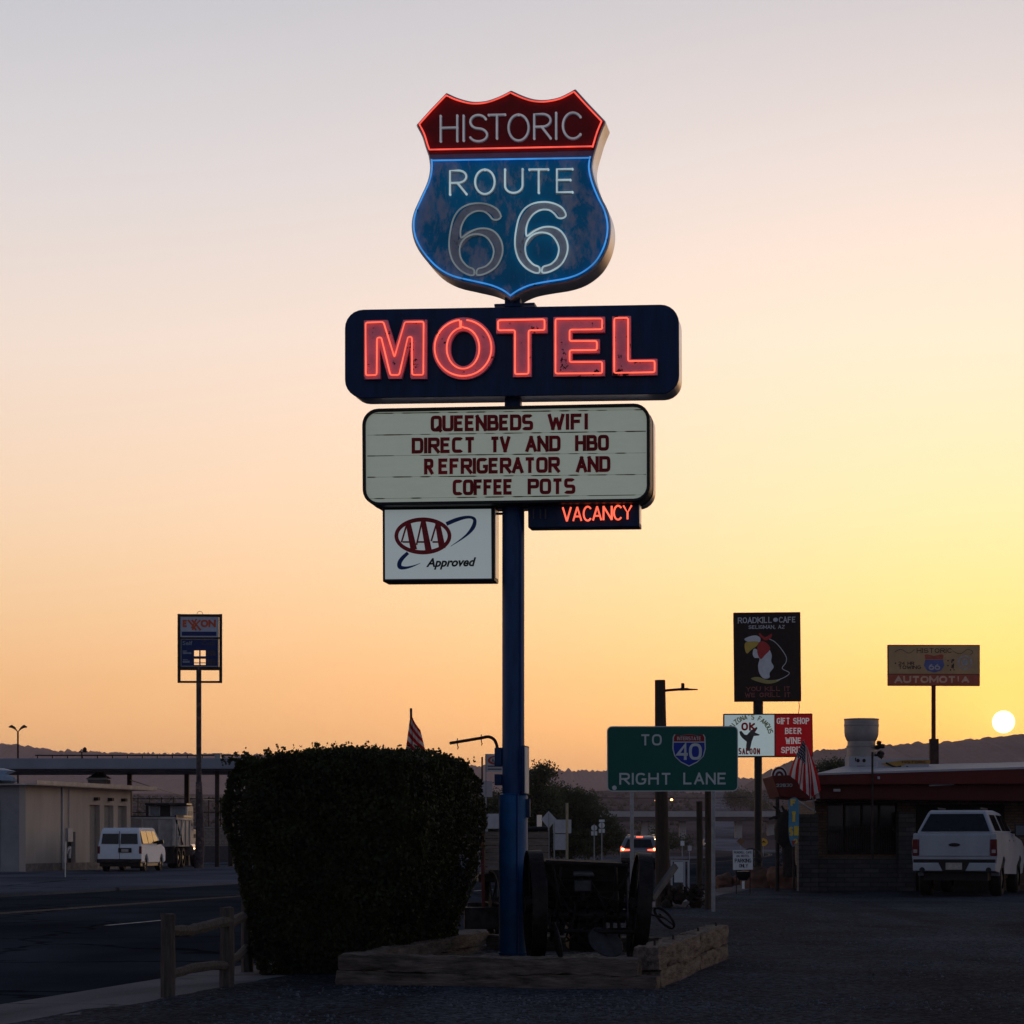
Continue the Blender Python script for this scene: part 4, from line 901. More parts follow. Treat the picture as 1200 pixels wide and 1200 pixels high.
# ------------------------------------------------------------------ flags
def flag_mats():
    return [M('flag red', S(178,28,38), .8, var=.15, trans=.35), M('flag white', (.6,.6,.62), .8, var=.1, trans=.35), M('flag blue', S(26,32,72), .8, var=.15, trans=.35)]
def flag_mesh(fn, nu=60, nv=26, canton=True):
    b = MB(); vs = [fn(i/nu, j/nv) for j in range(nv+1) for i in range(nu+1)]; fs = []; mi = []
    for j in range(nv):
        for i in range(nu):
            u, v = (i+.5)/nu, (j+.5)/nv; st_ = int(v*13)
            c = 0 if st_%2 == 0 else 1
            if canton and u < .4 and v < 7/13: c = 1 if ((i%4 in (1,2)) and (j%3 == 1)) else 2
            fs.append((j*(nu+1)+i, j*(nu+1)+i+1, (j+1)*(nu+1)+i+1, (j+1)*(nu+1)+i)); mi.append(c)
    b.add(vs, fs); b.mi = mi; return b
Y = 42
fl = Root('flag', 'limp striped flag on a short pole poking above the dark hedge', 'flag', P(483,985+EYE/Y*FPX,Y))
zt_ = fl.px(482,830)[1]
b = MB(); b.cyl((0,0,0),(-.02,0,zt_), .022, 10); b.build('staff', m_wood, fl, smooth=True)
def furl(u, v):   # v 0 top of hoist; hangs down
    zz = zt_-.04-1.1*v-.35*u*(1-.3*v); w = .06+.30*min(1,(zt_-zz)/.9); x = .01+w*(u*1.15-.42); return (x, .06*math.sin(u*17+v*2), zz)
flag_mesh(furl, canton=False).build('cloth', flag_mats(), fl, smooth=True, angle=80)
b = MB(); b.tube([(.14,0,zt_-.62),(.2,0,zt_-.8),(.28,0,zt_-.86)], .006, 5); b.build('cord', m_blk, fl)

# ------------------------------------------------------------------ green guide sign
gsl = G(788,1068,.03)
gs = Root('guide_sign', 'green highway guide sign to the interstate, right lane, on two grey posts', 'road sign', gsl, -1)
c6b = lambda L: [(640+a/4, 780+c/4) for a, c in L]
m_green = M('green sign sheeting', S(8,86,78), .45, var=.06, scale=2); m_sil = M('silver sheeting', (.50,.55,.55), .4, var=.05)
go = gs.pts(rrect((711.2,851),(864.8,850.8),(865,927.2),(711.5,927.6),6), -.03)
b = MB(); b.prism(go, -.03, -.022); gp = b.build('panel', m_sil, gs)
b = MB(); b.prism(offset_poly(go, .018), -.034, -.0305); b.build('face', m_green, gp)
for w, x0, x1, t, bt in (('TO',442,542,322,374), ('RIGHT',343,587,503,558), ('LANE',643,846,502,557)):
    q = c6b([(x0,t),(x1,t),(x0,bt),(x1,bt)]); b = MB(); text(b, gs, w, *q, -.0345, weight=.16, sq=.72, gap=.28, depth=.002); b.build('lettering', m_sil, gp)
shp = lambda k, t=.0: [(670-78*k,335),(670-70*k,330-8*k),(670-45*k,330-2*k),(670,330-8*k),(670+45*k,330-2*k),(670+70*k,330-8*k),(670+78*k,335),(670+80*k,390),(670+70*k,425),(670+40*k,397+58*k),(670,397+78*k),(670-40*k,397+58*k),(670-70*k,425),(670-80*k,390)]
b = MB(); b.prism(gs.pts(c6b(shp(.98)), -.03), -.0375, -.0345); b.build('route_shield', m_sil, gp)
S1 = gs.pts(c6b(shp(.91)), -.03); cutl = gs.pts(c6b([(590,356),(750,356)]), -.03)
cut2 = gs.pts(c6b([(590,361),(750,361)]), -.03)
b = MB(); b.prism(clip(S1, cutl, True), -.041, -.038); b.build('shield_crown', M('shield red', S(140,20,28), .45, var=.05), gp)
b = MB(); b.prism(clip(S1, cut2, False), -.041, -.038); b.build('shield_field', M('shield blue', S(20,50,150), .45, var=.05), gp)
b = MB(); text(b, gs, '40', *c6b([(610,364),(730,364),(610,442),(730,442)]), -.042, weight=.17, sq=.75, gap=.16, depth=.002); b.build('shield_number', m_sil, gp); b = MB(); text(b, gs, 'INTERSTATE', *c6b([(614,333),(726,333),(614,350),(726,350)]), -.042, weight=.14, sq=.7, depth=.002); b.build('shield_lettering', m_sil, gp); b = MB()
b.prism(gs.pts(c6b(ell(320,573,11,11,20)), -.03), -.038, -.0345); b.build('round_sticker', m_sil, gp)
for u in (740.5, 836):
    x = gs.px(u, 900)[0]; b = MB(); b.box(x-.035,x+.035,-.02,.03,-.02, gs.px(700,870)[1]); b.build('post', m_gal, gs, bev=.006)

# ------------------------------------------------------------------ utility pole with street lamp
up_l = G(773.5,1062,.03)
ul = Root('street_lamp', 'thick brown wooden pole with a short lamp arm behind the green sign', 'street lamp', up_l)
zt_ = ul.px(772,797)[1]
b = MB(); b.tube([(.06,0,-.02),(.03,0,2),(0,0,zt_)], .155, 16, r1=.105); b.build('pole', m_pole, ul, smooth=True)
A = [ul.px(776,809.5), ul.px(795,808), ul.px(806,807.5)]
b = MB(); b.tube([(x,-.02,z) for x, z in A], .026, 8); arm = b.build('arm', m_steel, ul, smooth=True)
x, z = ul.px(806,807.5); b = MB(); b.add([(x-.16,-.1,z+.02),(x-.16,.1,z+.02),(x+.2,.04,z-.0),(x+.2,-.04,z-.0),(x-.16,-.1,z-.03),(x-.16,.1,z-.03),(x+.2,.04,z-.02),(x+.2,-.04,z-.02)], [(0,1,2,3),(7,6,5,4),(0,4,5,1),(1,5,6,2),(2,6,7,3),(3,7,4,0)]); b.lathe([(.035,.02),(.035,.1),(.03,.12)], (x-.1,0,z), 10); b.build('lamp_head', m_steel, ul, bev=.012)
b = MB(); x, z = ul.px(777.5,815); b.tube([(x,-.05,z),(x+.02,-.07,z-.3),(x+.01,-.06,z-.75)], .008, 5); b.build('wire', m_blk, ul)
for u, t, bt, lab in ((819.5,939,1062,'shorter of two dark posts under the green sign'), (829.5,915,1066,'taller of two dark posts under the green sign, rising behind it')):
    g = G(u, bt, .03); b = MB(); zt_ = P(u,t,g.y).z-.03; b.tube([(0,0,-.02),(.01,0,zt_*.5),(0,0,zt_)], .062, 10); tag(b.build('wooden_post', m_pole, smooth=True, loc=g), lab, 'post', 'dark posts under the green sign')
# stump and roots
b = MB(); rs = random.Random(8)
for k in range(26): boulder(b, (rs.uniform(-.42,.30), rs.uniform(-.25,.25), rs.uniform(.02,.46)), rs.uniform(.05,.115), k, 2, (rs.uniform(.7,1.5),1,rs.uniform(.6,1.5)))
for k in range(34): a = rs.uniform(0,6.28); b.tube([(.2*math.cos(a)*rs.random(),.2*math.sin(a),.25),(.4*math.cos(a),.3*math.sin(a),rs.uniform(.05,.5)),(.5*math.cos(a+.3),.4*math.sin(a),rs.uniform(0,.4))], .026, 6, r1=.008)
tag(b.build('tree_stump', M('dark stump wood', (.03,.022,.018), .95, var=.5, scale=6, bump=.8), smooth=True, loc=G(801,1064,.03)), 'gnarled dark root stump between the thick pole and the dark posts', 'stump')
# framed white box behind
wb = Root('notice_case', 'white framed notice case standing behind the gnarled stump', 'notice case', G(797,1046,-.09))
def rectp(R, x0,x1,t,bt,y=0): a = R.px(x0,bt,y); c = R.px(x1,t,y); return a[0], c[0], a[1], c[1]
a = rectp(wb,788.5,802,1010,1034); b = MB(); b.box(a[0]+.04,a[1],-.02,.02,a[2],a[3]); b.build('panel', m_sgw, wb)
b = MB(); a = rectp(wb,786,808,1008,1034); b.box(a[0],a[0]+.05,-.03,.03,0,a[3]); b.box(a[1]-.05,a[1],-.03,.03,0,a[3]); b.box(a[0]+.05,a[1]-.05,-.03,.03,a[3]-.04,a[3]); b.box(a[0]+.34,a[0]+.40,-.03,.03,0,a[3]-.04); b.build('frame', m_back, wb)

# ------------------------------------------------------------------ vehicles
m_vw = M('white car paint in shade', (.33,.36,.41), .5, spec=.12, var=.13, scale=1.5)  # white lowered: shade from the cafe eaves put into the paint colour
m_rim = M('wheel rim', (.2,.2,.21), .4, .7, var=.2); m_rlamp = M('dark red lamp lens', (.10,.008,.012), .2, var=.2); m_plate = M('licence plate', (.35,.33,.30), .6, var=.25, scale=14)
def wheel(parent, x, y, r, w, name='wheel'):
    b = MB(); sg = 1 if x > 0 else -1
    vs = []; n = 28; prof = [(r*.62,-.5),(r*.92,-.5),(r,-.36),(r,.36),(r*.92,.5),(r*.62,.5)]
    for a_, c_ in prof:
        for j in range(n): t = 2*math.pi*j/n; vs.append((x+c_*w, y+a_*math.cos(t), r+a_*math.sin(t)))
    b.add(vs, [(i*n+j, i*n+(j+1)%n, (i+1)*n+(j+1)%n, (i+1)*n+j) for i in range(5) for j in range(n)])
    o = b.build(name, m_tyre, parent, smooth=True)
    b = MB(); b.cyl((x-.32*w,y,r),(x+.36*w*sg,y,r), r*.63, 22); b.cyl((x,y,r),(x+.45*w*sg,y,r), r*.2, 12); b.build('rim', m_rim, o, smooth=True)
def arch(y, z, r, n=7): return [(y+r*math.cos(R_(t)), z+r*math.sin(R_(t))) for t in [i*180/n for i in range(n+1)]]
# pickup with a cap on its bed
pk_l = G(1118.5,1051,.03)
pk = Root('pickup_truck', 'white pickup truck with dark rear window parked in front of the red-eaved cafe', 'pickup truck', pk_l, -18)
wv = lambda y, z: 1.0 if .75 < z < 1.3 else (.965 if z >= 1.3 else .96)
b = MB(); b.hull([(.06,.60),(0,.72),(0,1.0),(.03,1.47),(.1,1.49),(3.9,1.49),(4.25,1.42),(5.55,1.32),(5.82,1.15),(5.88,.8),(5.8,.48)]+[(5.35,.48)]+arch(4.88,.48,.47)+[(1.75,.52)]+arch(1.28,.48,.47)[0:]+[(.75,.56)], wv); body = b.build('body', m_vw, pk, bev=.035, seg=3)
gw = lambda y, z: .90-.24*(z-1.49)/.55
b = MB(); b.hull([(.10,1.485),(.16,1.56),(.46,1.99),(.62,2.04),(2.2,2.05),(3.2,2.0),(3.45,1.94),(4.2,1.485)], gw); b.build('cap', m_vw, pk, bev=.05, seg=3)
b = MB(); b.add([(-.80,.105,1.545),(.80,.105,1.545),(.615,.40,1.95),(-.615,.40,1.95)], [(0,1,2,3)]); b.add([(-.80,.13,1.54),(.80,.13,1.54),(.615,.42,1.95),(-.615,.42,1.95)], [(3,2,1,0)]); b.build('rear_window', m_glass, pk)
for s_ in (-1, 1):
    for y0, y1, sl in ((.55,1.75,.12), (2.0,2.75,.02), (2.8,3.85,-.45)):
        b = MB()
        q = [(y0,1.55),(y1,1.55),(y1+(sl if sl < 0 else 0),1.93),(y0+(sl if sl > 0 else 0),1.93)]; vv = [(s_*(gw(y,z)+.006), y, z) for y, z in q]; b.add(vv, [(0,1,2,3) if s_ > 0 else (3,2,1,0)]); b.build('side_window', m_glass, pk)
b = MB(); b.box(-.82,.82,-.022,.01,.95,1.455); tg = b.build('tailgate', m_vw, pk, bev=.02, seg=3)
b = MB(); b.prism(ell(0,1.22,.135,.042,28), -.04,-.022); b.build('handle', m_blk, tg)
for s_ in (-1,1):
    b = MB(); b.box(s_*.83 if s_ > 0 else -.985, .985 if s_ > 0 else -.83, -.03,.05,.96,1.35); tl_ = b.build('tail_light', m_rlamp, pk, bev=.02)
    b = MB(); x = s_*.91; b.box(x-.045,x+.045,-.036,-.03,1.03,1.11); b.build('reverse_lamp', M('lamp clear', (.3,.28,.28), .3), tl_)
b = MB(); b.box(-.96,.96,-.10,.1,.60,.80); bmp = b.build('bumper', m_vw, pk, bev=.03, seg=3)
b = MB(); b.box(-.95,.95,-.08,.08,.803,.88); b.prism([(-.36,.805),(.36,.805),(.26,.595),(-.26,.595)], -.108,-.09); b.build('bumper_step', m_blk, bmp)
b = MB(); b.box(-.19,.19,-.118,-.109,.64,.80); b.build('licence_plate', m_plate, pk)
b = MB()
for x in (-.74,.80): b.cyl((x,-.105,.63),(x,.3,.63), .065, 16)
b.build('exhaust', m_blk, pk, smooth=True)
b = MB(); b.box(-.75,.75,.2,5.4,.38,.62); b.build('underbody', m_blk, pk)
for x in (-.83,.83):
    for y in (1.28,4.88): wheel(pk, x, y, .42, .28)
for s_ in (-1,1):
    b = MB(); b.box(s_*1.02 if s_>0 else -1.2, 1.34 if s_>0 else -1.02, 3.45,3.56,1.42,1.72); b.box(s_*.9 if s_>0 else -1.05, 1.05 if s_>0 else -.9, 3.48,3.53,1.5,1.54); mr_ = b.build('mirror', m_blk, pk, bev=.03)
    b = MB(); b.box(s_*1.045 if s_>0 else -1.18, 1.315 if s_>0 else -1.045, 3.442,3.447,1.45,1.69); b.build('mirror_glass', M('mirror glass', (.12,.13,.15), .08, 0, var=.02), mr_)
b = MB()
for x in (-.5,.5): b.box(x-.02,x+.02,.7,2.1,2.06,2.10)
b.build('roof_rail', m_blk, pk, bev=.008)
b = MB()
for s_ in (-1,1):
    for y in (2.55,3.5): b.box(s_*.985-.02,s_*.985+.02,y,y+.16,1.3,1.335)
b.build('door_handle', m_vw, pk, bev=.01)

def van():
    R = Root('van', 'white passenger van parked beside the beige garage, behind the station road', 'van', G(140,1021.5,0), -4)
    w = lambda y, z: .97 if z < 1.15 else .97-.17*(z-1.15)/.75
    b = MB(); b.hull([(.05,.42),(0,.6),(.02,1.12),(.12,1.78),(.26,1.9),(3.0,1.92),(3.25,1.88),(3.95,1.22),(4.7,1.05),(4.85,.85),(4.85,.42),(4.5,.36)]+arch(4.05,.36,.38)+arch(1.0,.36,.38), w); b.build('body', M('white van paint', (.66,.71,.78), .6, var=.05, spec=.05), R, bev=.05, seg=3)
    for s_ in (-1,1):
        x0, x1 = sorted((s_*.045, s_*.80)); b = MB(); b.add([(x0,.012,1.20),(x1,.012,1.20),(x1*.94,.118,1.74),(x0*.94,.118,1.74)], [(0,1,2,3)]); o = b.build('rear_window', m_glass, R)
        x0, x1 = sorted((s_*.86, s_*.97)); b = MB(); b.box(x0,x1,-.015,.05,.78,1.1); b.build('tail_light', m_rlamp, R, bev=.01)
        for y0, y1, sl in ((.35,1.35,0),(1.45,2.45,0),(2.55,3.6,-.55)):
            b = MB(); q = [(y0,1.22),(y1,1.22),(y1+sl,1.76),(y0,1.76)]; b.add([(s_*(w(y,z)+.008),y,z) for y,z in q], [(0,1,2,3) if s_>0 else (3,2,1,0)]); b.build('side_window', m_glass, R)
        b = MB(); b.obox((s_*.9,3.35,1.25),(s_*1.2,3.35,1.3),.1,.18); b.build('mirror', m_blk, R, bev=.02)
    b = MB(); b.box(-.008,.008,-.006,.05,.5,1.75); b.build('door_seam', m_blk, R)
    b = MB(); b.box(-.97,.97,-.12,.1,.38,.55); b.box(-.9,.9,.1,4.6,.22,.42); b.build('bumper', m_blk, R, bev=.02)
    b = MB(); b.box(-.05-.0,.53,-.03,.0,.83,1.03); o = b.build('plate_holder', m_blk, R); b = MB(); b.box(.09,.40,-.036,-.031,.86,.98); b.build('licence_plate', m_plate, o)
    for x in (-.82,.82):
        for y in (1.0,4.05): wheel(R, x, y, .34, .22)
van()
def suv():
    R = Root('suv', 'dark silver car with lit red tail lights driving away on the road', 'car', G(748.5,1018.5,-.09), -7.5)
    m = M('grey silver paint', (.20,.21,.23), .3, .5, var=.06)
    w = lambda y, z: .94 if z < 1.0 else .94-.24*(z-1.0)/.66
    b = MB(); b.hull([(.08,.40),(0,.55),(.02,.95),(.10,1.05),(.42,1.56),(.7,1.66),(2.4,1.68),(2.8,1.62),(3.5,1.08),(4.4,.95),(4.6,.75),(4.58,.38),(4.2,.32)]+arch(3.75,.32,.38)+arch(.95,.32,.38), w); b.build('body', m, R, bev=.06, seg=3)
    b = MB(); b.add([(-.72,.095,1.08),(.72,.095,1.08),(.58,.36,1.50),(-.58,.36,1.50)], [(0,1,2,3)]); b.build('rear_window', m_glass, R)
    for s_ in (-1,1):
        b = MB(); b.add([(s_*.93,-.004,.90),(s_*.45,-.006,.93),(s_*.45,-.006,1.0),(s_*.72,-.004,1.02),(s_*.9,.03,1.14)], [(0,1,2,3,4) if s_<0 else (4,3,2,1,0)]); b.build('tail_light', M('lit tail lamp', (.3,.02,.02), .4, emit=(1,.10,.05), es=3.0), R)
        b = MB(); b.prism(ell(s_*.80,1.0,.075,.06,16), -.02,-.007); b.build('brake_lamp', M('lit brake lamp', (.3,.05,.05), .4, emit=(1,.42,.16), es=7), R)
        b = MB(); q = [(.5,1.08),(3.2,1.08),(2.6,1.52),(.75,1.52)]; b.add([(s_*(w(y,z)+.008),y,z) for y,z in q], [(0,1,2,3) if s_>0 else (3,2,1,0)]); b.build('side_window', m_glass, R)
        b = MB(); b.tube([(s_*.62,.6,1.67),(s_*.62,.7,1.72),(s_*.62,2.3,1.74),(s_*.62,2.4,1.69)], .022, 6); b.build('roof_rail', m_gal, R)
        b = MB(); b.obox((s_*.85,2.9,1.1),(s_*1.08,2.88,1.14),.1,.15); b.build('mirror', m, R, bev=.02)
    b = MB(); b.box(-.16,.16,.50,.56,1.60,1.65); b.build('high_brake_light', M('lit tail lamp', (.3,.02,.02)), R)
    b = MB(); b.box(-.9,.9,-.05,.08,.36,.56); b.build('bumper', m_blk, R, bev=.03)
    b = MB(); b.box(-.2,.2,-.02,.0,.68,.82); b.build('licence_plate', m_plate, R)
    b = MB(); b.tube([(-.1,2.0,1.68),(.05,1.7,2.5)], .008, 5); b.build('aerial', m_blk, R)
    for x in (-.78,.78):
        for y in (.95,3.75): wheel(R, x, y, .34, .22)
suv()
def dump():
    R = Root('dump_truck', 'dirty white dump truck with rolled tarp parked behind the white van', 'dump truck', G(176,1017.5,0), -2.5)
    m = M('dirty white truck paint', (.40,.385,.38), .6, var=.3, scale=2.5, chip=(3,.62,.15), chipc=(.10,.085,.075))
    # bed: tailgate towards the viewer
    b = MB(); b.add([(-1.2,.15,1.05),(1.2,.15,1.05),(1.2,4.2,1.05),(-1.2,4.2,1.05),(-1.22,0,2.45),(1.22,0,2.45),(1.22,4.3,2.45),(-1.22,4.3,2.45)], [(0,3,2,1),(0,1,5,4),(1,2,6,5),(2,3,7,6),(3,0,4,7)]); b.box(-1.15,1.15,.1,4.2,2.2,2.3); bed_ = b.build('bed', m, R, bev=.02)
    b = MB()
    for x in (-1.2,-.42,.42,1.12): b.box(x-.04,x+.06,-.05,.1,1.1,2.42)
    b.box(-1.24,1.24,-.06,.06,2.38,2.5)
    for y in (.4,1.6,2.8,3.9): b.box(1.215,1.28,y-.05,y+.05,1.1,2.45)
    b.box(1.2,1.29,0,4.3,2.36,2.48); b.obox((1.26,.5,1.1),(1.26,2.0,2.3),.06,.12); b.build('ribs', m, bed_, bev=.01)
    b = MB(); b.tube([(-1.2,.2,2.52),(1.2,.2,2.50)], .05, 10); b.obox((1.25,-.05,2.53),(1.27,4.3,2.56),.1,.10); b.tube([(1.24,.1,2.4),(1.3,1.6,1.15)], .035, 6); b.build('tarp', m_blk, bed_, smooth=True)
    b = MB(); b.box(-.95,1.0,4.45,6.3,1.1,3.12); b.box(-.85,.9,6.3,7.7,1.0,1.95); cab_ = b.build('cab', m, R, bev=.08, seg=3)
    b = MB(); b.box(-1.05,1.08,3.9,5.4,3.13,3.24); b.box(-.35,.15,4.36,4.44,2.5,3.12); b.build('cab_shield', m_blk, cab_, bev=.02)
    b = MB(); b.box(.25,.92,4.43,4.448,2.62,3.02); b.box(-.86,-.42,4.43,4.448,2.62,3.02); b.box(1.002,1.01,4.8,6.0,2.1,2.85); b.build('cab_window', M('dusty glass', (.2,.22,.25), .15), cab_)
    b = MB(); b.cyl((1.05,4.4,.9),(1.05,5.5,.9), .3, 18); b.build('fuel_tank', M('polished tank', (.5,.45,.42), .25, .9), R, smooth=True)
    b = MB(); b.box(-.5,.5,.3,7.6,.75,1.04); b.box(-1.15,-.5,.1,.12,.25,1.0); b.box(.5,1.15,.1,.12,.25,1.0); b.box(-1.2,1.2,.05,.12,.95,1.05); b.build('chassis', m_blk, R)
    b = MB(); b.tube([(-1.0,4.3,1.2),(-1.0,4.3,3.2)], .07, 10); b.build('exhaust_stack', m_steel, R, smooth=True)
    for x in (-.95,.95):
        for y in (1.1,2.4): wheel(R, x, y, .52, .5)
        wheel(R, x, 6.9, .52, .3)
    b = MB(); b.box(.92,1.02,7.1,7.4,1.5,1.7); b.build('side_lamp', M('amber lens', (.8,.5,.3), .2), R, bev=.02)
    b = MB(); b.box(1.0,1.25,7.0,7.05,1.9,2.3); b.tube([(.9,6.2,2.3),(1.15,7.0,2.2)], .02, 6); b.build('mirror', m_blk, R)
dump()

# ------------------------------------------------------------------ left: gas station
GY = 113.0
es = Root('price_sign', 'tall gas station price sign with red and blue logo panel on a rusty pole', 'gas sign', G(233,1017.5,0), 2)
cx = lambda L: [(190+a/10, 700+c/10) for a, c in L]
ef = lambda L, y=-.12: es.pts(cx(L), y)
b = MB(); zt_ = es.px(233,786)[1]; b.cyl((0,0,-.02),(0,0,es.px(233,782)[1]), .125, 18); b.tube([(-.0,0,-.02),(.06,0,1.5),(0.02,0,3.2),(0,0,4.2)], .24, 14, r1=.15); pl = b.build('pole', M('rusty flaking pole', (.06,.05,.055), .8, var=.6, scale=3, chip=(4,.55,.05), chipc=(.14,.10,.09)), es, smooth=True)
b = MB()
a = ef([(180,1000),(700,195)]); t_ = .11
b.box(a[0][0],a[0][0]+.13,-.12,.12,a[0][1],a[1][1]); b.box(a[1][0]-.13,a[1][0],-.12,.12,a[0][1],a[1][1]); b.box(a[0][0]+.13,a[1][0]-.13,-.115,.115,a[0][1],a[0][1]+.09)
for r0, r1 in ((195,225),(465,482),(815,850)):
    z1 = ef([(0,r0)])[0][1]; z0 = ef([(0,r1)])[0][1]; b.box(a[0][0]+.13,a[1][0]-.13,-.115,.115,z0,z1)
b.tube([(x,0,z) for x, z in ef(ell(440,200,35,40,10,-180,0))], .012, 6); b.build('frame', M('rusty brown frame', (.035,.022,.02), .8, var=.4), es)
q = ef([(212,466),(662,224)]); b = MB(); b.box(q[0][0],q[1][0],-.09,.09,q[0][1],q[1][1]); lp = b.build('logo_panel', M('faded white panel', (.42,.46,.54), .5, var=.12), es)
b = MB(); q = ef([(230,450),(636,402)]); b.box(q[0][0],q[1][0],-.1,-.091,q[0][1],q[1][1]); b.build('blue_bar', M('logo blue', S(16,42,100), .5, var=.1), lp)
b = MB(); tx = lambda w, x0, x1, t, bt: text(b, es, w, *cx([(x0,t),(x1,t),(x0,bt),(x1,bt)]), -.092, weight=.26, sq=.8, depth=.004)
tx('E',240,300,262,350); tx('ON',452,630,262,350)
b.ribbon(ef([(302,264),(352,322),(398,384)]), .09, -.101,-.092); b.ribbon(ef([(402,252),(345,360)]), .08, -.099,-.092); b.ribbon(ef([(345,264),(400,322),(452,386)]), .09, -.1025,-.092); b.ribbon(ef([(448,264),(398,316),(352,380)]), .08, -.0975,-.092)
b.build('lettering', M('faded red letters', S(196,86,50), .5, var=.15), lp)
b = MB(); xs = [212,372,432,448,508,662]; zs_ = [482,620,688,718,790,814]; 
for i in range(5):
    for j in range(5):
        if i in (1,3) and j in (1,3): continue
        q = ef([(xs[i],zs_[j+1]),(xs[i+1],zs_[j])]); b.box(q[0][0],q[1][0],-.03,.03,q[0][1],q[1][1])
pp = b.build('price_panel', M('price panel blue', S(18,44,98), .5, var=.2), es)
b = MB(); q = ef([(214,812),(660,484)]); 
for e in ((q[0][0],q[1][0],q[0][1],q[0][1]+.05),(q[0][0],q[1][0],q[1][1]-.05,q[1][1]),(q[0][0],q[0][0]+.05,q[0][1]+.05,q[1][1]-.05),(q[1][0]-.05,q[1][0],q[0][1]+.05,q[1][1]-.05)): b.box(e[0],e[1],-.045,-.031,e[2],e[3])
z0 = ef([(0,765)])[0][1]; b.box(ef([(372,0)])[0][0],ef([(508,0)])[0][0],-.02,.02,z0-.02,z0+.02); b.build('panel_edge', M('grey panel edge', (.25,.28,.33), .5), pp)
b = MB(); ftext(b, es, 'Self', 214, 225.5, 756, 751.2, -.031, bold=.02); 
for (x0,x1,t,bt) in ((238,290,622,634),(238,340,640,662),(238,300,725,735),(238,320,742,765)): q = ef([(x0,bt),(x1,t)]); b.sheet([(q[0][0],q[0][1]),(q[1][0],q[0][1]),(q[1][0],q[1][1]),(q[0][0],q[1][1])], -.034)
b.build('lettering', M('pale lettering', (.22,.26,.33), .6, var=.4, scale=12), pp)
b = MB(); ftext(b, es, 'Cash', 237, 251.5, 756, 751.2, -.031, bold=.02)
for i in range(3):
    for t in (620,722): q = ef([(525+i*34,t+64),(553+i*34,t)]); b.sheet([(q[0][0],q[0][1]),(q[1][0],q[0][1]),(q[1][0],q[1][1]),(q[0][0],q[1][1])], -.034)
b.build('price_slots', M('dark slots', (.055,.05,.07), .6, var=.3), pp)

cn = Root('gas_canopy', 'long flat grey canopy of the gas station on dark steel columns', 'canopy', G(200,1016,0), -2)
m_fas = M('grey blue fascia', (.22,.25,.31), .5, var=.12, scale=.6)
a = cn.px(-60,891,-.0); c = cn.px(297,884,0); zt0, zb0 = cn.px(150,888.5)[1], cn.px(150,901)[1]
b = MB(); b.box(a[0],c[0],0,7.5,zb0,zt0); roof = b.build('roof', m_fas, cn, bev=.02)
b = MB(); b.box(a[0]-.02,c[0]+.02,-.03,7.53,zb0-.10,zb0-.005); b.build('soffit_edge', m_blk, roof)
b = MB(); zr = zt0+.22; b.box(cn.px(25,0)[0],c[0]-1.2,3,3.06,zr,zr+.07)
for k in range(14): x = cn.px(28+18*k,0)[0]; b.box(x-.03,x+.03,3,3.05,zt0,zr)
b.build('rail', m_blk, roof)
for u, y in ((152,6.5),(219,6.5),(254.5,.8),(270.5,3)):
    x = cn.px(u,950,y)[0]; b = MB(); w = .12 if u != 254.5 else .1; b.box(x-w,x+w,y-w,y+w,-.02,zb0-.1); b.build('column', M('black brown column', (.028,.022,.022), .7, var=.3), cn)
b = MB(); x = cn.px(253,880)[0]; b.box(x-.15,x+.15,.5,.8,zt0,zt0+.22); b.box(x-.25,x+.25,.45,.85,zt0+.22,zt0+.27); b.build('roof_vent', m_gal, roof)

gb_l = G(30,1021.5,0); gb_e = Vector(((153-600)/FPX*114.5, 114.5, 0)); dd = gb_e-gb_l; yaw = math.degrees(math.atan2(dd.y, dd.x))
gbr = Root('garage_building', 'low beige garage building with flat roof and bay doors at the left edge', 'garage', gb_l, yaw)
LW = dd.length; HB = 3.75
m_beige = M('beige render', (.44,.38,.33), .85, var=.16, scale=.9, stretch=(1,1,.25)); m_bshade = M('grey shade side wall', (.25,.25,.265), .85, var=.15, scale=1)  # second tone is the shaded side, its shade put into a darker grey
# long wall along local +x, its outside at -y
def wall_open(b, x0, x1, z0, z1, ops, y0, y1):
    xs = sorted({x0, x1, *[o[0] for o in ops], *[o[1] for o in ops]}); zs = sorted({z0, z1, *[o[2] for o in ops], *[o[3] for o in ops]})
    for i in range(len(xs)-1):
        for j in range(len(zs)-1):
            mx_, mz = (xs[i]+xs[i+1])/2, (zs[j]+zs[j+1])/2
            if any(o[0] < mx_ < o[1] and o[2] < mz < o[3] for o in ops): continue
            b.box(xs[i],xs[i+1],y0,y1,zs[j],zs[j+1])
def lx(px): # x along the wall where photo column px meets it
    m = Matrix.Rotation(-gbr.yaw,3,'Z'); o = m@(Vector((0,0,EYE))-gbr.loc); d = m@Vector(((px-600)/FPX,1,0)); t = -o.y/d.y; return (o+d*t).x
ops = [(lx(78.5),lx(88.5),0,1.75), (lx(105),lx(117),.0,3.0), (lx(122),lx(133),.0,3.0), (lx(138),lx(148.5),.0,3.0)]
b = MB(); wall_open(b, 0, LW, 0, HB, ops, 0, .3); b.build('wall', m_beige, gbr)
b = MB(); b.box(0,.3,.3,9,0,HB); b.box(LW-.3,LW,.3,9,0,HB); b.box(0,LW,9,9.3,0,HB); b.build('end_wall', m_bshade, gbr)
b = MB(); b.box(-.035,-.0,1.2,4.6,.05,3.1); dr = b.build('bay_door', M('grey bay door', (.15,.155,.165), .7, var=.1), gbr)
b = MB(); b.box(-.06,-.036,1.6,1.9,1.2,1.65); b.build('notice', m_blk, dr)
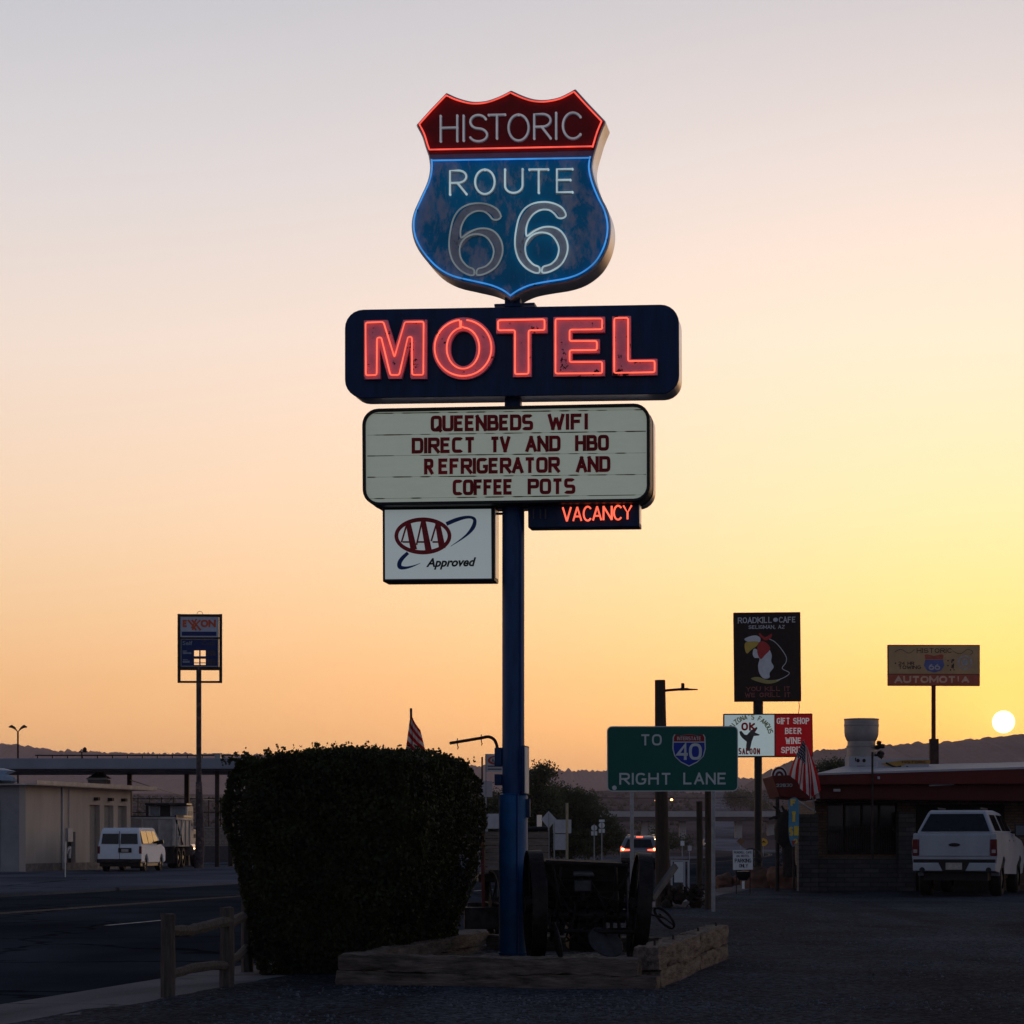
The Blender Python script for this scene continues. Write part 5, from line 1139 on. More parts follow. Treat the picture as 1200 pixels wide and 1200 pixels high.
for k, o in enumerate(ops):
    b = MB(); b.box(o[0],o[1],.22,.27,o[2],o[3])
    if k:
        for zz in (.9,1.6,2.3): b.box(o[0],o[1],.205,.225,zz-.015,zz+.015)
    b.build('doorway' if k == 0 else 'bay_door', M('dark doorway', (.012,.012,.014), .6) if k == 0 else M('pale bay door', (.24,.225,.21), .7, var=.12), gbr)
b = MB(); b.tube([(ops[0][0]+.25,.18,.75),(ops[0][0]+.3,.1,.95),(ops[0][0]+.5,.1,1.05),(ops[0][0]+.6,.15,.85),(ops[0][0]+.55,.15,.55)], .07, 8); b.build('hose', m_sgw, gbr, smooth=True)
b = MB(); b.box(-.5,LW+1.4,-.75,9.6,HB,HB+.06); b.box(-.5,LW+1.4,-.78,-.72,HB+.03,HB+.2)
rf = b.build('roof', M('pale metal eave', (.42,.37,.33), .5, .2, var=.3, scale=2), gbr)
b = MB(); boulder(b, (0.3,5,HB+.35), 1.0, 3, 3, (1.3,4.0,.5)); b.build('tarpaulin', M('blue tarpaulin', (.20,.27,.36), .4, var=.3, scale=2), rf, smooth=True)
b = MB(); b.box(1,LW-3.0,5.5,8.8,HB+.06,HB+.85); b.box(0,3,7,8.8,HB+.85,HB+1.2); b.cyl((LW-5,6.5,HB+.8),(LW-5,6.5,HB+1.5),.22,14); b.build('roof_block', m_bshade, rf)
b = MB(); boulder(b, (LW-5.0,4.2,HB+.35), .35, 9, 2, (1,1,1.2)); b.build('red_cover', M('dark red cover', (.16,.03,.025), .7), rf, smooth=True)
b = MB(); b.tube([(LW*.32,-.06,HB-.02),(LW*.32,-.06,.1)], .05, 8); b.build('downpipe', m_back, gbr, smooth=True)
b = MB(); b.box(LW*.36,LW*.36+.5,-.12,0,1.3,1.9); b.tube([(LW*.36+.25,-.05,1.9),(LW*.36+.25,-.05,HB-.05)], .025, 6); b.build('meter_box', m_back, gbr)
for o in ops[1:]:
    b = MB(); b.box((o[0]+o[1])/2-.12,(o[0]+o[1])/2+.12,-.22,0,3.2,3.35); b.build('wall_lamp', m_blk, gbr)
b = MB(); b.box(0,LW,-.012,-.002,0,.35); b.build('splash_band', M('grimy wall foot', (.20,.17,.15), .9, var=.4, scale=3), gbr)
# small hip-roofed hut behind
Y = 125
ht = Root('hut', 'small pale hut with dark green hipped roof behind the garage roof', 'hut', P(114,HOR+EYE/Y*FPX,Y))
a = ht.px(103,960); c = ht.px(125,912); b = MB(); b.box(a[0],c[0],0,1.2,0,c[1]-.06); b.build('wall', m_bshade, ht)
a0, a1, zt_ = a[0]-.06, c[0]+.06, c[1]; zp_ = ht.px(114,903)[1]; b = MB(); b.add([(a0,-.1,zt_),(a1,-.1,zt_),(a1,1.3,zt_),(a0,1.3,zt_),((a0+a1)/2,.6,zp_)], [(0,1,4),(1,2,4),(2,3,4),(3,0,4),(3,2,1,0)]); b.build('roof', M('green metal roof', (.05,.10,.10), .4, .3, var=.2), ht)
b = MB(); b.box(a0,a1,-.12,-.1,zt_-.08,zt_+.02); b.build('fascia', m_sgw, ht)
# fuel cabinet against the wall, marker stake
fp = Root('ice_machine', 'dark vending cabinet on a pale plinth by the garage bay door', 'cabinet', G(107.5,1016,0), 4)
a = fp.px(104,1000); c = fp.px(110,971); b = MB(); b.box(a[0],c[0],-.15,.2,a[1],c[1]); cb = b.build('cabinet', m_blk, fp, bev=.02)
b = MB(); b.box(a[0]+.06,c[0]-.06,-.17,-.151,a[1]+.15,a[1]+.5); b.box(a[0]+.05,c[0]-.1,-.17,-.151,c[1]-.4,c[1]-.25); b.build('label_plate', m_back, cb)
a = fp.px(101.5,1016); c = fp.px(113,1000); b = MB(); b.box(a[0],c[0],-.3,.3,0,c[1]); b.build('plinth', M('painted plinth', (.19,.22,.27), .7, var=.1), fp, bev=.02)
b = MB(); g = G(76.5,1028,0); h = P(76.5,986,g.y).z; b.tube([(0,0,-.03),(0,0,h*.5),(.02,0,h)], .02, 8); tag(b.build('marker_stake', m_sgw, smooth=True, loc=g), 'thin white marker stake in front of the garage doorway', 'stake')
# twin lamp and roof vane
Y = 140
tl = Root('twin_lamp', 'twin-headed street lamp rising beyond the canopy at the left', 'street lamp', P(21,HOR+EYE/Y*FPX,Y))
zt_ = tl.px(21,858)[1]; b = MB(); b.cyl((0,0,0),(0,0,zt_), .075, 10, r1=.05); b.build('pole', m_steel, tl, smooth=True)
for s_ in (-1,1):
    b = MB(); pp = [(s_*x, 0, zt_+z) for x, z in ((0,0),(.17,.20),(.36,.31),(.54,.29))]; vs = []
    prof = [(.03,.05),(.08,.11),(.11,.13),(.04,.04)]
    for (x,y,z), (a, c) in zip(pp, prof): vs += [(x,-a*1.6,z),(x,0,z+c),(x,a*1.6,z),(x,0,z-c*.5)]
    b.add(vs, [(4*i+k, 4*i+(k+1)%4, 4*i+4+(k+1)%4, 4*i+4+k) for i in range(3) for k in range(4)]+[(3,2,1,0),(12,13,14,15)]); b.build('lamp_head', m_steel, tl, smooth=True, angle=60)
x, z = cn.px(91,888); x2, z2 = cn.px(91,877)
wv_ = Root('camera_mast', 'small dark camera mast on top of the grey canopy', 'camera', cn.o.matrix_basis @ Vector((x,1,zt0)) if False else (cn.loc+Matrix.Rotation(cn.yaw,3,'Z')@Vector((x,1,zt0))))
b = MB(); b.cyl((0,0,0),(0,0,.36), .035, 8); b.box(-.12,.25,-.02,.02,.33,.37); b.build('mast', m_steel, wv_); b = MB(); b.box(-.14,-.05,-.05,.05,.33,.40); b.box(.06,.24,-.06,.06,.37,.52); b.prism([(.03,.52),(.27,.50),(.16,.62)], -.06,.06); b.build('camera_head', m_steel, wv_, bev=.01)
# block wall and chain fence behind the trucks
Y = 150
bw = Root('boundary_wall', 'tan block wall behind the dump truck and canopy columns', 'wall', P(215,HOR+(EYE+.1)/Y*FPX,Y))
a = bw.px(120,0); c = bw.px(330,0); z = bw.px(0,969)[1]; b = MB(); b.box(a[0],c[0],0,.3,0,z-.06); b.build('blocks', brick_mat('tan blocks', (.20,.165,.14), (.24,.19,.16), (.13,.11,.10), .4, .2), bw); b = MB(); b.box(a[0],c[0],-.03,.33,z-.06,z); b.build('coping', M('concrete cap', (.25,.24,.24), .8), bw)
b = MB(); b.box(a[0],c[0],-.08,-.01,0,1.1); b.build('plinth', M('dark plinth paint', (.07,.065,.07), .8), bw)
Y = 165
cf = Root('chain_fence', 'thin dark railing fence above the tan wall behind the dump truck', 'fence', P(220,HOR+(EYE+.1)/Y*FPX,Y))
a = cf.px(148,0); c = cf.px(300,0); zt_ = cf.px(0,936)[1]; zl = cf.px(0,968)[1]; b = MB()
for zz in (zt_, (zt_+zl)/2): b.box(a[0],c[0],-.02,.02,zz-.03,zz+.03)
b.build('rail', m_steel, cf)
for k in range(12): x = a[0]+(c[0]-a[0])*k/11; b = MB(); b.box(x-.035,x+.035,-.035,.035,0,zt_+.1); b.build('post', m_steel, cf)
b = MB(); b.box(cf.px(284,0)[0],cf.px(296,0)[0],.3,.5,0,cf.px(0,944)[1]); tag(b.build('red_board', M('dull red board', (.22,.05,.04), .7), loc=cf.loc), 'dull red board standing behind the railing fence by the hedge', 'board')
b = MB(); A = P(152,914,119); Bq = P(300,936,170); b.tube([A.lerp(Bq, t/8)-Vector((0,0,.5*math.sin(math.pi*t/8))) for t in range(9)], .02, 5); tag(b.build('cable', m_blk), 'thin dark cable slanting down under the gas canopy', 'cable')

# ------------------------------------------------------------------ trees in the middle distance
m_tree = leaf_mat('dark tree leaves', (.022,.034,.015), (.075,.095,.040), .25, .6); m_bark = M('bark', (.045,.035,.028), .9, var=.3)
def tree(name, label, px, base_py, Y, lobes, nleaf, sz, seed, group='trees behind the blue pole', sparse=1.0):
    r = random.Random(seed); loc = P(px, HOR+(EYE+.1)/Y*FPX, Y)
    R = Root(name, label, 'tree' if 'tree' in name else 'bush', loc, 0, group)
    b = MB(); t = MB(); zmax = max(l[1] for l in lobes)
    t.tube([(0,0,-.1),(.1,0,zmax*.3),(0,.1,zmax*.7)], .16*zmax/4, 8, r1=.05)
    for (x, z, rx, rz) in lobes:
        t.tube([(0,0,zmax*.25),(x*.5,r.uniform(-.3,.3),z*.7),(x,0,z)], .07*zmax/4, 6, r1=.02)
        for c in range(int(nleaf*rx*rz*sparse)):
            a, e = r.uniform(0,6.283), math.asin(r.uniform(-1,1)); k = r.random()**.33
            d = Vector((math.cos(a)*math.cos(e)*rx, math.sin(a)*math.cos(e)*rx, math.sin(e)*rz))
            k *= 1+.28*noise.noise(d*1.3+Vector((x,seed,z)))
            cpos = Vector((x,0,z))+d*k
            for q in range(5):
                p = cpos+Vector((r.gauss(0,1),r.gauss(0,1),r.gauss(0,1)))*sz*1.3; u = Vector((r.gauss(0,1),r.gauss(0,1),r.gauss(0,1))).normalized()*sz*r.uniform(.6,1.3); w = u.orthogonal().normalized()*sz*.4; b.add([p-u*.5, p+w, p+u*.5, p-w], [(0,1,2,3)])
    t.build('trunk', m_bark, R, smooth=True); b.build('crown', m_tree, R)
    return R
def lob(px0, Y, L):   # lobes from photo ellipses (px,py,rx,ry)
    return [((p-px0)/FPX*Y, EYE+.1+(HOR-q)/FPX*Y, a/FPX*Y, c/FPX*Y) for p, q, a, c in L]
Y = 150
tree('tree', 'tall dark tree with a loose open top just right of the blue pole', 630, 1008, Y, lob(630,Y,[(628,915,13,18),(640,905,12,10),(622,950,20,28),(642,945,20,25),(600,960,25,35),(574,965,25,40)]), 420, .15, 3)
Y = 156
tree('tree', 'broad dark bushy tree between the road sign backs and the driving car', 668, 1008, Y, lob(668,Y,[(655,940,22,20),(672,948,20,26),(685,958,24,30),(650,975,30,30),(705,975,22,24),(680,985,40,22),(722,985,14,15)]), 420, .15, 5)
Y = 240
tree('tree', 'low dark shrubby tree right of the car, in front of the overpass', 782, 1000, Y, lob(782,Y,[(784,984,14,10),(800,988,14,8),(772,980,12,13)]), 110, .2, 7)
Y = 80
tree('tree', 'dry dark treetop showing over the cafe roof beside the roof vent', 976, 1000, Y, lob(976,Y,[(965,902,12,8),(980,899,14,10),(992,903,10,8)]), 2400, .06, 9)
Y = 900
for i, (u, v, s_) in enumerate(((868,934,11), (893,944,8))):
    tree('bush', ['rounded dark bush on the slope left of the dark sign pole', 'small dark bush on the slope just beside the dark sign pole'][i], u, 0, Y, lob(u,Y,[(u,v,s_*1.5,s_),(u-s_,v+3,s_,s_*.8)]), 14, .6, 20+i, 'bushes on the far slope')

# ------------------------------------------------------------------ road signs beyond, mostly seen from behind
def back_sign(name, label, px, base, panels, posts, group=None, mat=m_back, yaw=0, cat='road sign'):
    R = Root(name, label, cat, G(px, base, -.09), yaw, group)
    zt = 0
    for pn in panels:
        b = MB(); q = R.pts(pn); zt = max(zt, max(z for _, z in q)); b.prism(q, -.02, .0); o = b.build('panel', mat, R)
    for u, t in posts:
        x, z = R.px(u, t, .05); b = MB(); b.box(x-.035,x+.035,-.05,-.021,-.05,z); b.build('post', m_gal, R)
    return R
rec = lambda x0,x1,t,bt: [(x0,t),(x1,t),(x1,bt),(x0,bt)]
back_sign('warning_sign', 'blank grey diamond sign back left of the broad dark tree', 643, 1017, [[(643,950.5),(652,960),(643,971),(634,960)]], [(643,953)])
back_sign('highway_sign', 'grey sign back over a louvered lower panel on two posts', 657, 1016, [rec(648,669.5,960.5,976.5), rec(648.5,664,977.5,996)], [(649.5,962),(664.5,962)])
b = MB(); R = Root('direction_sign', 'narrow pale sign seen almost edge-on beside the diamond sign back', 'road sign', G(632,1016,-.09), 68); b.box(-.35,.35,-.015,.015,R.px(632,972)[1],R.px(632,955)[1]); b.build('panel', m_sgw, R); b = MB(); b.box(-.03,.03,.02,.07,-.05,R.px(632,956)[1]); b.build('post', m_gal, R)
b = MB(); g = G(664.5,1018,-.09); b.cyl((0,0,-.02),(0,0,P(664,941,g.y).z+.09), .07, 10); tag(b.build('bollard_post', M('pale yellow post', (.30,.27,.18), .7), smooth=True, loc=g), 'pale yellowish post standing above the louvered sign', 'post')
for u, t, lab in ((696.3,966,'shorter of two small route marker signs before the broad tree'), (705.2,963,'taller of two small route marker signs before the broad tree')):
    R = back_sign('route_marker', lab, u, 1012, [ell(u,t+4.2,3.6,3.4,16), rec(u-3.5,u+3.5,t+8.2,t+13)]+([rec(u-3.3,u+3.3,t-2.6,t+.4)] if u > 700 else []), [(u,t)], 'route markers', m_sgw)
# signs left of the pole
R = back_sign('club_sign', 'small grey roadside sign with a red oval swoosh beside the blue pole', 579, 1016, [rec(568.5,590.5,883.5,904.5)], [(569.5,884)], mat=M('greyed sign white', (.42,.42,.44), .6, var=.1))
b = MB(); annulus(b, R.pts(ell(580,891,8.5,5.2,24), -.02), R.pts(ell(581.5,890.6,7,3.6,24), -.02), -.03,-.021); b.build('swoosh', M('sign red', (.35,.05,.04), .6), R)
b = MB(); text(b, R, 'AAA', (576,888.5),(586,888.5),(576,893.5),(586,893.5), -.022, weight=.2); 
for t in (897,900.5): b.sheet(R.pts(rec(571.5,588,t,t+1.8), -.02), -.024)
b.build('lettering', M('grey lettering', (.10,.10,.12), .7), R)
back_sign('blank_sign', 'blank pale sign panel hanging at the hedge edge below the swoosh sign', 570, 1016, [[(560,914.5),(577,915.5),(577,934),(560,933.5)]], [(562,915)], mat=M('pale blank panel', (.38,.35,.37), .6, var=.08))
back_sign('framed_sign', 'grey sign back with cross braces between the hedge and blue pole', 577, 1016, [rec(566.5,594,953.5,971)], [(571,955),(590,955)])
b = MB(); R = Root('tall_post', 'thin dark post beside the small swoosh sign at the hedge', 'post', G(565,1014,-.09)); b.cyl((0,0,0),(0,0,R.px(565,887)[1]), .05, 8); b.build('shaft', m_steel, R, smooth=True)
# small far signs to the right
def small_sign(label, px, base, t, shape, w, col, name='small_sign', group=None):
    R = Root(name, label, 'road sign', G(px, base, -.09), 0, group); b = MB()
    q = R.pts(shape); b.prism(q, -.02, 0); b.build('panel', col, R); x, z = R.px(px, t); b = MB(); b.box(x-.03,x+.03,.0,.05,-.02,z); b.build('post', m_gal, R)
    return R
m_ysign = M('yellow sign', (.62,.34,.03), .5, var=.1); m_osign = M('brown orange sign back', (.18,.10,.05), .6, var=.15)
R = small_sign('round yellow warning sign left of the dark sign pole', 894.5, 1003, 982, ell(894.5,987,5.2,4.4,20), 0, m_ysign)
b = MB(); b.prism(R.pts([(891.5,988),(895,984.8),(898,988),(895,987)], -.02), -.026,-.021); b.build('arrow', m_blk, R)
small_sign('dull orange sign back above the white parking sign', 868, 1006, 982, [(868,981.5),(873,986),(868,990.5),(863,986)], 0, m_osign)
small_sign('tiny white speed sign right of the thick wooden pole', 799.5, 1006, 984, rec(797.5,802,985.5,991), 0, m_sgw)
small_sign('small grey sign beside the far road verge', 808, 1008, 990, rec(806,810.5,991,997), 0, m_back)

# ------------------------------------------------------------------ overpass and far lights
Y = 600
op = Root('overpass', 'long concrete highway overpass crossing the far road', 'bridge', P(810,HOR,Y)-Vector((0,0,EYE)), 1)
a = op.px(560,0)[0]; c = op.px(1060,0)[0]; m_op = M('bridge concrete', (.36,.36,.37), .85, var=.12, scale=.2)
zd0, zd1, zd2 = op.px(0,962)[1], op.px(0,957)[1], op.px(0,950.5)[1]
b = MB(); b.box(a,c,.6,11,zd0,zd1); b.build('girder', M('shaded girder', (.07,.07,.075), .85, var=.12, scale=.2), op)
b = MB(); b.box(a,c,0,.5,zd1,zd2); b.box(a,c,11.1,11.6,zd1,zd2); b.box(a,c,.5,11.1,zd1,zd1+.3); b.build('parapet', m_op, op)
for u in (757,766,802,868,906):
    b = MB(); x = op.px(u,0)[0]; b.box(x-.8,x+.8,4,7,-3,zd0); b.build('pier', m_op, op)
def bank(x0, x1, name):
    b = MB(); vs = []; n = 26
    for j in range(9):
        for i in range(n+1):
            x = x0+(x1-x0)*i/n; t = i/n; y = Y-34+8*j; h = (zd0-.5)*min(1, t*1.25)*max(0, min(1, 1.35-abs(y-Y-5)/26)); vs.append((x, y, gz(x,y)-.5+max(0,h)*(1+.12*noise.noise(Vector((x/9,y/9,0))))))
    b.add(vs, [(j*(n+1)+i, j*(n+1)+i+1, (j+1)*(n+1)+i+1, (j+1)*(n+1)+i) for j in range(8) for i in range(n)]); structure(b.build(name, m_des, smooth=True, angle=80))
bank(P(775,0,Y).x, P(560,0,Y).x, 'embankment'); bank(P(868,0,Y).x, P(1060,0,Y).x, 'embankment')
Y = 1300
for u, v, lab in ((787,937,'far lit orange street light above the overpass'), (768,938,'far dim street light left of the thick pole')):
    R = Root('far_street_light', lab, 'street light', Vector(((u-600)/FPX*Y, Y, gz((u-600)/FPX*Y,Y))))
    z = R.px(u, v)[1]; b = MB(); b.cyl((0,0,0),(0,0,z), .12, 6); b.build('pole', m_steel, R); b = MB(); boulder(b, (0,-.2,z), .75 if u > 780 else .5, 1, 2, (1,1,.8)); b.build('lamp', M('lit sodium lamp' if u > 780 else 'dim sodium lamp', (.4,.3,.2), .4, emit=(1,.45,.16), es=7 if u > 780 else 1.5), R)
# far car coming under the bridge
R = Root('oncoming_car', 'tiny distant car with headlights on the far road under the overpass', 'car', Vector((road_c(470)[0]-2, 470, rz(470))), 5)
R.o.location = R.loc
w = lambda y, z: .88 if z < .9 else .88-.25*(z-.9)/.55
b = MB(); b.hull([(0,.3),(0,.75),(1.1,.9),(1.8,1.42),(3.3,1.45),(4.2,.95),(4.4,.9),(4.4,.3)], w); b.build('body', M('grey car paint', (.2,.2,.22), .35), R, bev=.06)
b = MB(); b.add([(-.7,1.12,.95),(.7,1.12,.95),(.6,1.72,1.38),(-.6,1.72,1.38)], [(0,1,2,3)]); b.build('windscreen', m_glass, R)
for s_ in (-1,1):
    b = MB(); b.prism(ell(s_*.65,.66,.16,.1,14), -.03,-.001); b.build('headlight', M('lit headlamp', (.8,.8,.8), .3, emit=(1,.92,.8), es=5), R)
    wheel(R, s_*.75, .8, .31, .2); wheel(R, s_*.75, 3.5, .31, .2)

# ------------------------------------------------------------------ right: cafe sign
cs = Root('cafe_sign', 'dark cafe billboard over white and red saloon panels on a black pole', 'cafe sign', G(900.5,1037,.0)+Vector((.1,4.0,0)), -3)
cr = lambda L: [(850+a/6, 705+c/6) for a, c in L]
cp = lambda L, y=-.1: cs.pts(cr(L), y)
b = MB(); b.cyl((0,0,-.05),(0,0,cs.px(900,730)[1]), .125, 18); b.build('pole', m_blk, cs, smooth=True)
b = MB(); b.cyl((0,0,cs.px(900,838)[1]),(0,0,cs.px(900,820)[1]), .16, 18); b.build('collar', m_blk, cs, smooth=True)
po = cp([(57,77),(528,73),(534,699),(64,702)], -.14)
b = MB(); b.prism(po, -.14,.14); up_ = b.build('upper_panel', M('dark brown board', (.028,.017,.014), .55, var=.25), cs, bev=.01)
m_gt = M('grey sign lettering', (.62,.62,.64), .6, var=.15); m_rt = M('dull red lettering', (.32,.10,.09), .6, var=.2)
b = MB(); ct = lambda w, x0, x1, t, bt, dy=0, wt=.15, sf=.1, y=-.142, gp=.26: text(b, cs, w, *cr([(x0,t),(x1,t-dy),(x0,bt),(x1,bt-dy)]), y, weight=wt, sq=.85, serif=sf, depth=.004, gap=gp)
ct('ROADKILL',88,330,112,152,3); ct('CAFE',377,495,108,148,2); ct('SELIGMAN, AZ',163,418,168,192,3,.16,.12); b.prism(cp(ell(353,128,17,15,14), -.142), -.15,-.142); b.build('lettering', m_gt, up_)
for a_ in (('YOU KILL IT',146,456,600,630,3,.17,.14), ('WE GRILL IT',138,460,642,672,3,.17,.14)): b = MB(); ct(*a_); b.build('motto', m_rt, up_)
# plain bird picture: pale breast, red scarf, yellow bill, dark back outlined
def blobp(name, L, y, mat, par=None, n=4):
    b = MB(); b.prism(cp(spline(L, n, True), -.14), y, y+.003); b.build(name, mat, par or up_)
m_wt = M('pale picture white', (.66,.68,.70), .6, var=.1)
b = MB(); b.ribbon(cp(spline([(308,262),(350,285),(395,335),(428,390),(425,430),(400,470),(450,500),(420,530),(360,555)], 4), -.14), .02, -.146,-.142); b.build('picture_outline', m_wt, up_)
blobp('picture_breast', [(205,330),(250,350),(300,330),(326,375),(322,420),(340,460),(312,500),(310,535),(270,540),(240,505),(230,450),(240,400),(205,395),(192,365)], -.1465, m_wt)
blobp('picture_head', [(135,262),(170,245),(215,238),(245,255),(240,285),(190,285),(150,280)], -.1475, m_wt)
blobp('picture_bill', [(140,290),(185,280),(232,283),(220,312),(195,330),(175,345),(152,365),(138,335)], -.149, M('picture yellow', (.62,.44,.09), .6, var=.1))
blobp('picture_scarf', [(228,300),(262,278),(300,300),(315,335),(280,375),(248,405),(225,360)], -.1495, M('picture red', (.48,.05,.045), .6, var=.1), n=3)
blobp('picture_knot', [(270,268),(235,232),(245,222),(278,252),(325,225),(322,255),(290,272)], -.1505, M('picture red', (.30,.035,.03)), n=2)
blobp('picture_ground', [(180,540),(230,530),(300,552),(385,548),(350,570),(290,577),(220,560)], -.1455, M('picture olive', (.38,.33,.12), .6, var=.1))
# lower double panel
lo = cp([(-14,788),(613,786),(617,1090),(-14,1094)], -.2)
b = MB(); b.prism(lo, -.2,.2); lw = b.build('lower_cabinet', m_blk, cs, bev=.015)
m_lit = M('lit saloon panel', (.55,.60,.60), .5, var=.05, emit=S(176,196,196), es=.42)
b = MB(); b.prism(cp([(-6,797),(344,796),(345,1084),(-6,1086)], -.2), -.204,-.201); b.build('white_panel', m_lit, lw)
b = MB(); b.prism(cp([(352,796),(607,794),(611,1082),(353,1084)], -.2), -.204,-.201); b.build('red_panel', M('sign red face', S(165,16,22), .5, var=.12, emit=(.6,.01,.015), es=.12), lw)
for w_, x0, x1, t, bt in (('GIFT SHOP',361,590,818,860), ('BEER',420,534,888,930), ('WINE',423,534,957,999), ('SPIRITS',392,572,1022,1065)):
    b = MB(); ct(w_, x0, x1, t, bt, 1, .165, .12, -.2045, .34); b.build('lettering', M('white letters', (.6,.58,.56), .6, emit=(.7,.66,.64), es=.2), lw)
m_sr = M('saloon red', S(190,32,30), .6, var=.2)
b = MB(); ct('OK',112,214,850,907,0,.24,0,-.2045,.36); 
for i, c_ in enumerate('SALOON'): x = 92+26*i; ct(c_, x, x+22, 1028+(4 if i%2 else 0), 1074, 0, .19, 0, -.2045)
b.build('saloon_lettering', m_sr, lw)
b = MB(); S_ = "ARIZONA'S FAMOUS"
for i, c_ in enumerate(S_):
    if c_ == ' ': continue
    a = 197+150*i/(len(S_)-1); w_, L = glyph(c_, .85)
    ca, sa = math.cos(R_(a)), math.sin(R_(a)); cxx, cyy = 175+137*ca, 945+125*sa; tx_, ty_ = -sa, ca
    for k, l in enumerate(L):
        q = [(cxx+tx_*(p[0]/max(w_,.1)-.5)*17*(1 if w_ > .1 else .2)+ca*(p[1]-.2)*32, cyy+ty_*(p[0]/max(w_,.1)-.5)*17*(1 if w_ > .1 else .2)+sa*(p[1]-.2)*32) for p in l]
        b.ribbon(cp(q, -.2), .028, -.209-.0004*k, -.2045)
b.build('arc_lettering', M('olive lettering', (.28,.25,.05), .6), lw)
b = MB(); b.prism(cp([(98,915),(112,908),(135,935),(152,938),(180,905),(222,880),(226,892),(208,920),(243,935),(235,942),(200,945),(185,985),(178,1020),(170,1050),(150,1050),(146,1015),(150,985),(120,960),(105,940)], -.2), -.207,-.2045); b.build('animal_figure', M('figure grey', (.10,.09,.085), .7, var=.3), lw)
b = MB(); p = cp([(517,702),(514,770)], 0); b.tube([(p[0][0],0,p[0][1]),(p[1][0]+.03,0,(p[0][1]+p[1][1])/2),(p[1][0],0,p[1][1]-.1)], .012, 5); b.build('loose_wire', m_blk, lw)

# ------------------------------------------------------------------ towing billboard behind the cafe
at = Root('towing_sign', 'faded tan and red towing billboard on a rusty post behind the cafe roof', 'billboard', P(1094,HOR+EYE/82*FPX,82), -2)
ca_ = lambda L: [(1020+a/6.667, 740+c/6.667) for a, c in L]
ap = lambda L, y=-.1: at.pts(ca_(L), y)
b = MB(); b.prism(ap([(137,103),(856,104),(856,424),(139,422)], -.12), -.12,.12); bb = b.build('panel', M('rust red edge', (.16,.05,.03), .6, var=.2), at, bev=.01)
b = MB(); b.prism(ap([(143,110),(850,111),(850,332),(143,330)], -.12), -.125,-.121); b.build('tan_face', M('faded tan face', (.54,.34,.17), .6, var=.15, scale=2), bb)
b = MB(); b.prism(ap([(143,336),(850,338),(850,418),(143,416)], -.12), -.125,-.121); b.build('red_band', M('faded red band', (.48,.12,.07), .6, var=.15), bb)
b = MB(); A_ = lambda w, x0, x1, t, bt, wt=.2, sf=0: text(b, at, w, *ca_([(x0,t),(x1,t),(x0,bt),(x1,bt)]), -.1255, weight=wt, sq=.8, serif=sf, depth=.004)
A_('AUTOMOT',188,668,348,402,.26); A_('I',680,692,350,390,.2); A_('A',712,772,352,400,.3); b.build('band_lettering', M('pale peach letters', (.72,.44,.30), .6, var=.2), bb)
m_prt = M('dark sign print', (.05,.035,.03), .6)
for a_ in (('HISTORIC',362,634,132,166,.15,.1), ('24 HR',218,342,236,262,.2), ('TOWING',218,396,266,294,.2)): b = MB(); A_(*a_); b.build('lettering', m_prt, bb)
b = MB()
for x, t, bt in ((640,215,245),(652,215,232),(640,258,285),(650,250,290),(628,295,306),(655,296,304)): b.ribbon(ap([(x,t),(x-4,bt)], -.1255), .04, -.13,-.1255)
for x, y in ((196,248),(606,228),(606,266)): b.prism(ap(ell(x,y,6,6,10), -.1255), -.13,-.1255)
b.ribbon(ap(spline([(190,160),(240,140),(300,170),(345,140)], 4), -.1255), .015, -.129,-.1255); b.ribbon(ap(spline([(640,150),(700,175),(760,140),(800,160),(780,182)], 4), -.1255), .015, -.129,-.1255)
b.build('scroll_marks', m_prt, bb)
kx = lambda k: [(498-75*k,185),(498-60*k,178),(498,190),(498+60*k,178),(498+75*k,185),(498+68*k,215),(498+80*k,265),(498+55*k,305),(498,322),(498-55*k,305),(498-80*k,265),(498-68*k,215)]
SS = ap(kx(1), -.1255); b = MB(); b.prism(clip(SS, ap([(400,222),(600,222)]), False), -.13,-.1255); sh_ = b.build('printed_shield', M('faded blue print', (.13,.15,.33), .6), bb)
b = MB(); b.prism(clip(SS, ap([(400,219),(600,219)]), True), -.13,-.1255); b.build('printed_crown', M('faded red print', (.45,.11,.07), .6), bb)
b = MB(); text(b, at, '66', *ca_([(455,252),(545,252),(455,300),(545,300)]), -.1305, weight=.2, sq=.9, depth=.003); b.build('printed_number', M('pale print', (.5,.44,.46), .6), bb)
b = MB(); annulus(b, ap(ell(738,242,57,57,28), -.1255), ap(ell(738,242,44,44,28), -.1255), -.13,-.1255); b.prism(ap(spline([(715,222),(745,214),(768,236),(755,262),(722,268),(712,246)], 3, True), -.1255), -.131,-.1255); b.build('printed_roundel', M('grey print', (.42,.38,.36), .6, var=.3, scale=10), bb)
b = MB(); z0 = at.px(1094,868)[1]; b.cyl((0,0,z0),(0,0,at.px(1094,803)[1]), .075, 14); b.build('post', M('rusty red post', (.12,.035,.02), .7, var=.3), at, smooth=True)
b = MB(); b.box(-.14,.16,-.14,.14,0,at.px(1094,866)[1]); b.build('base_column', M('dark rust column', (.06,.032,.028), .7, var=.3), at, bev=.01)

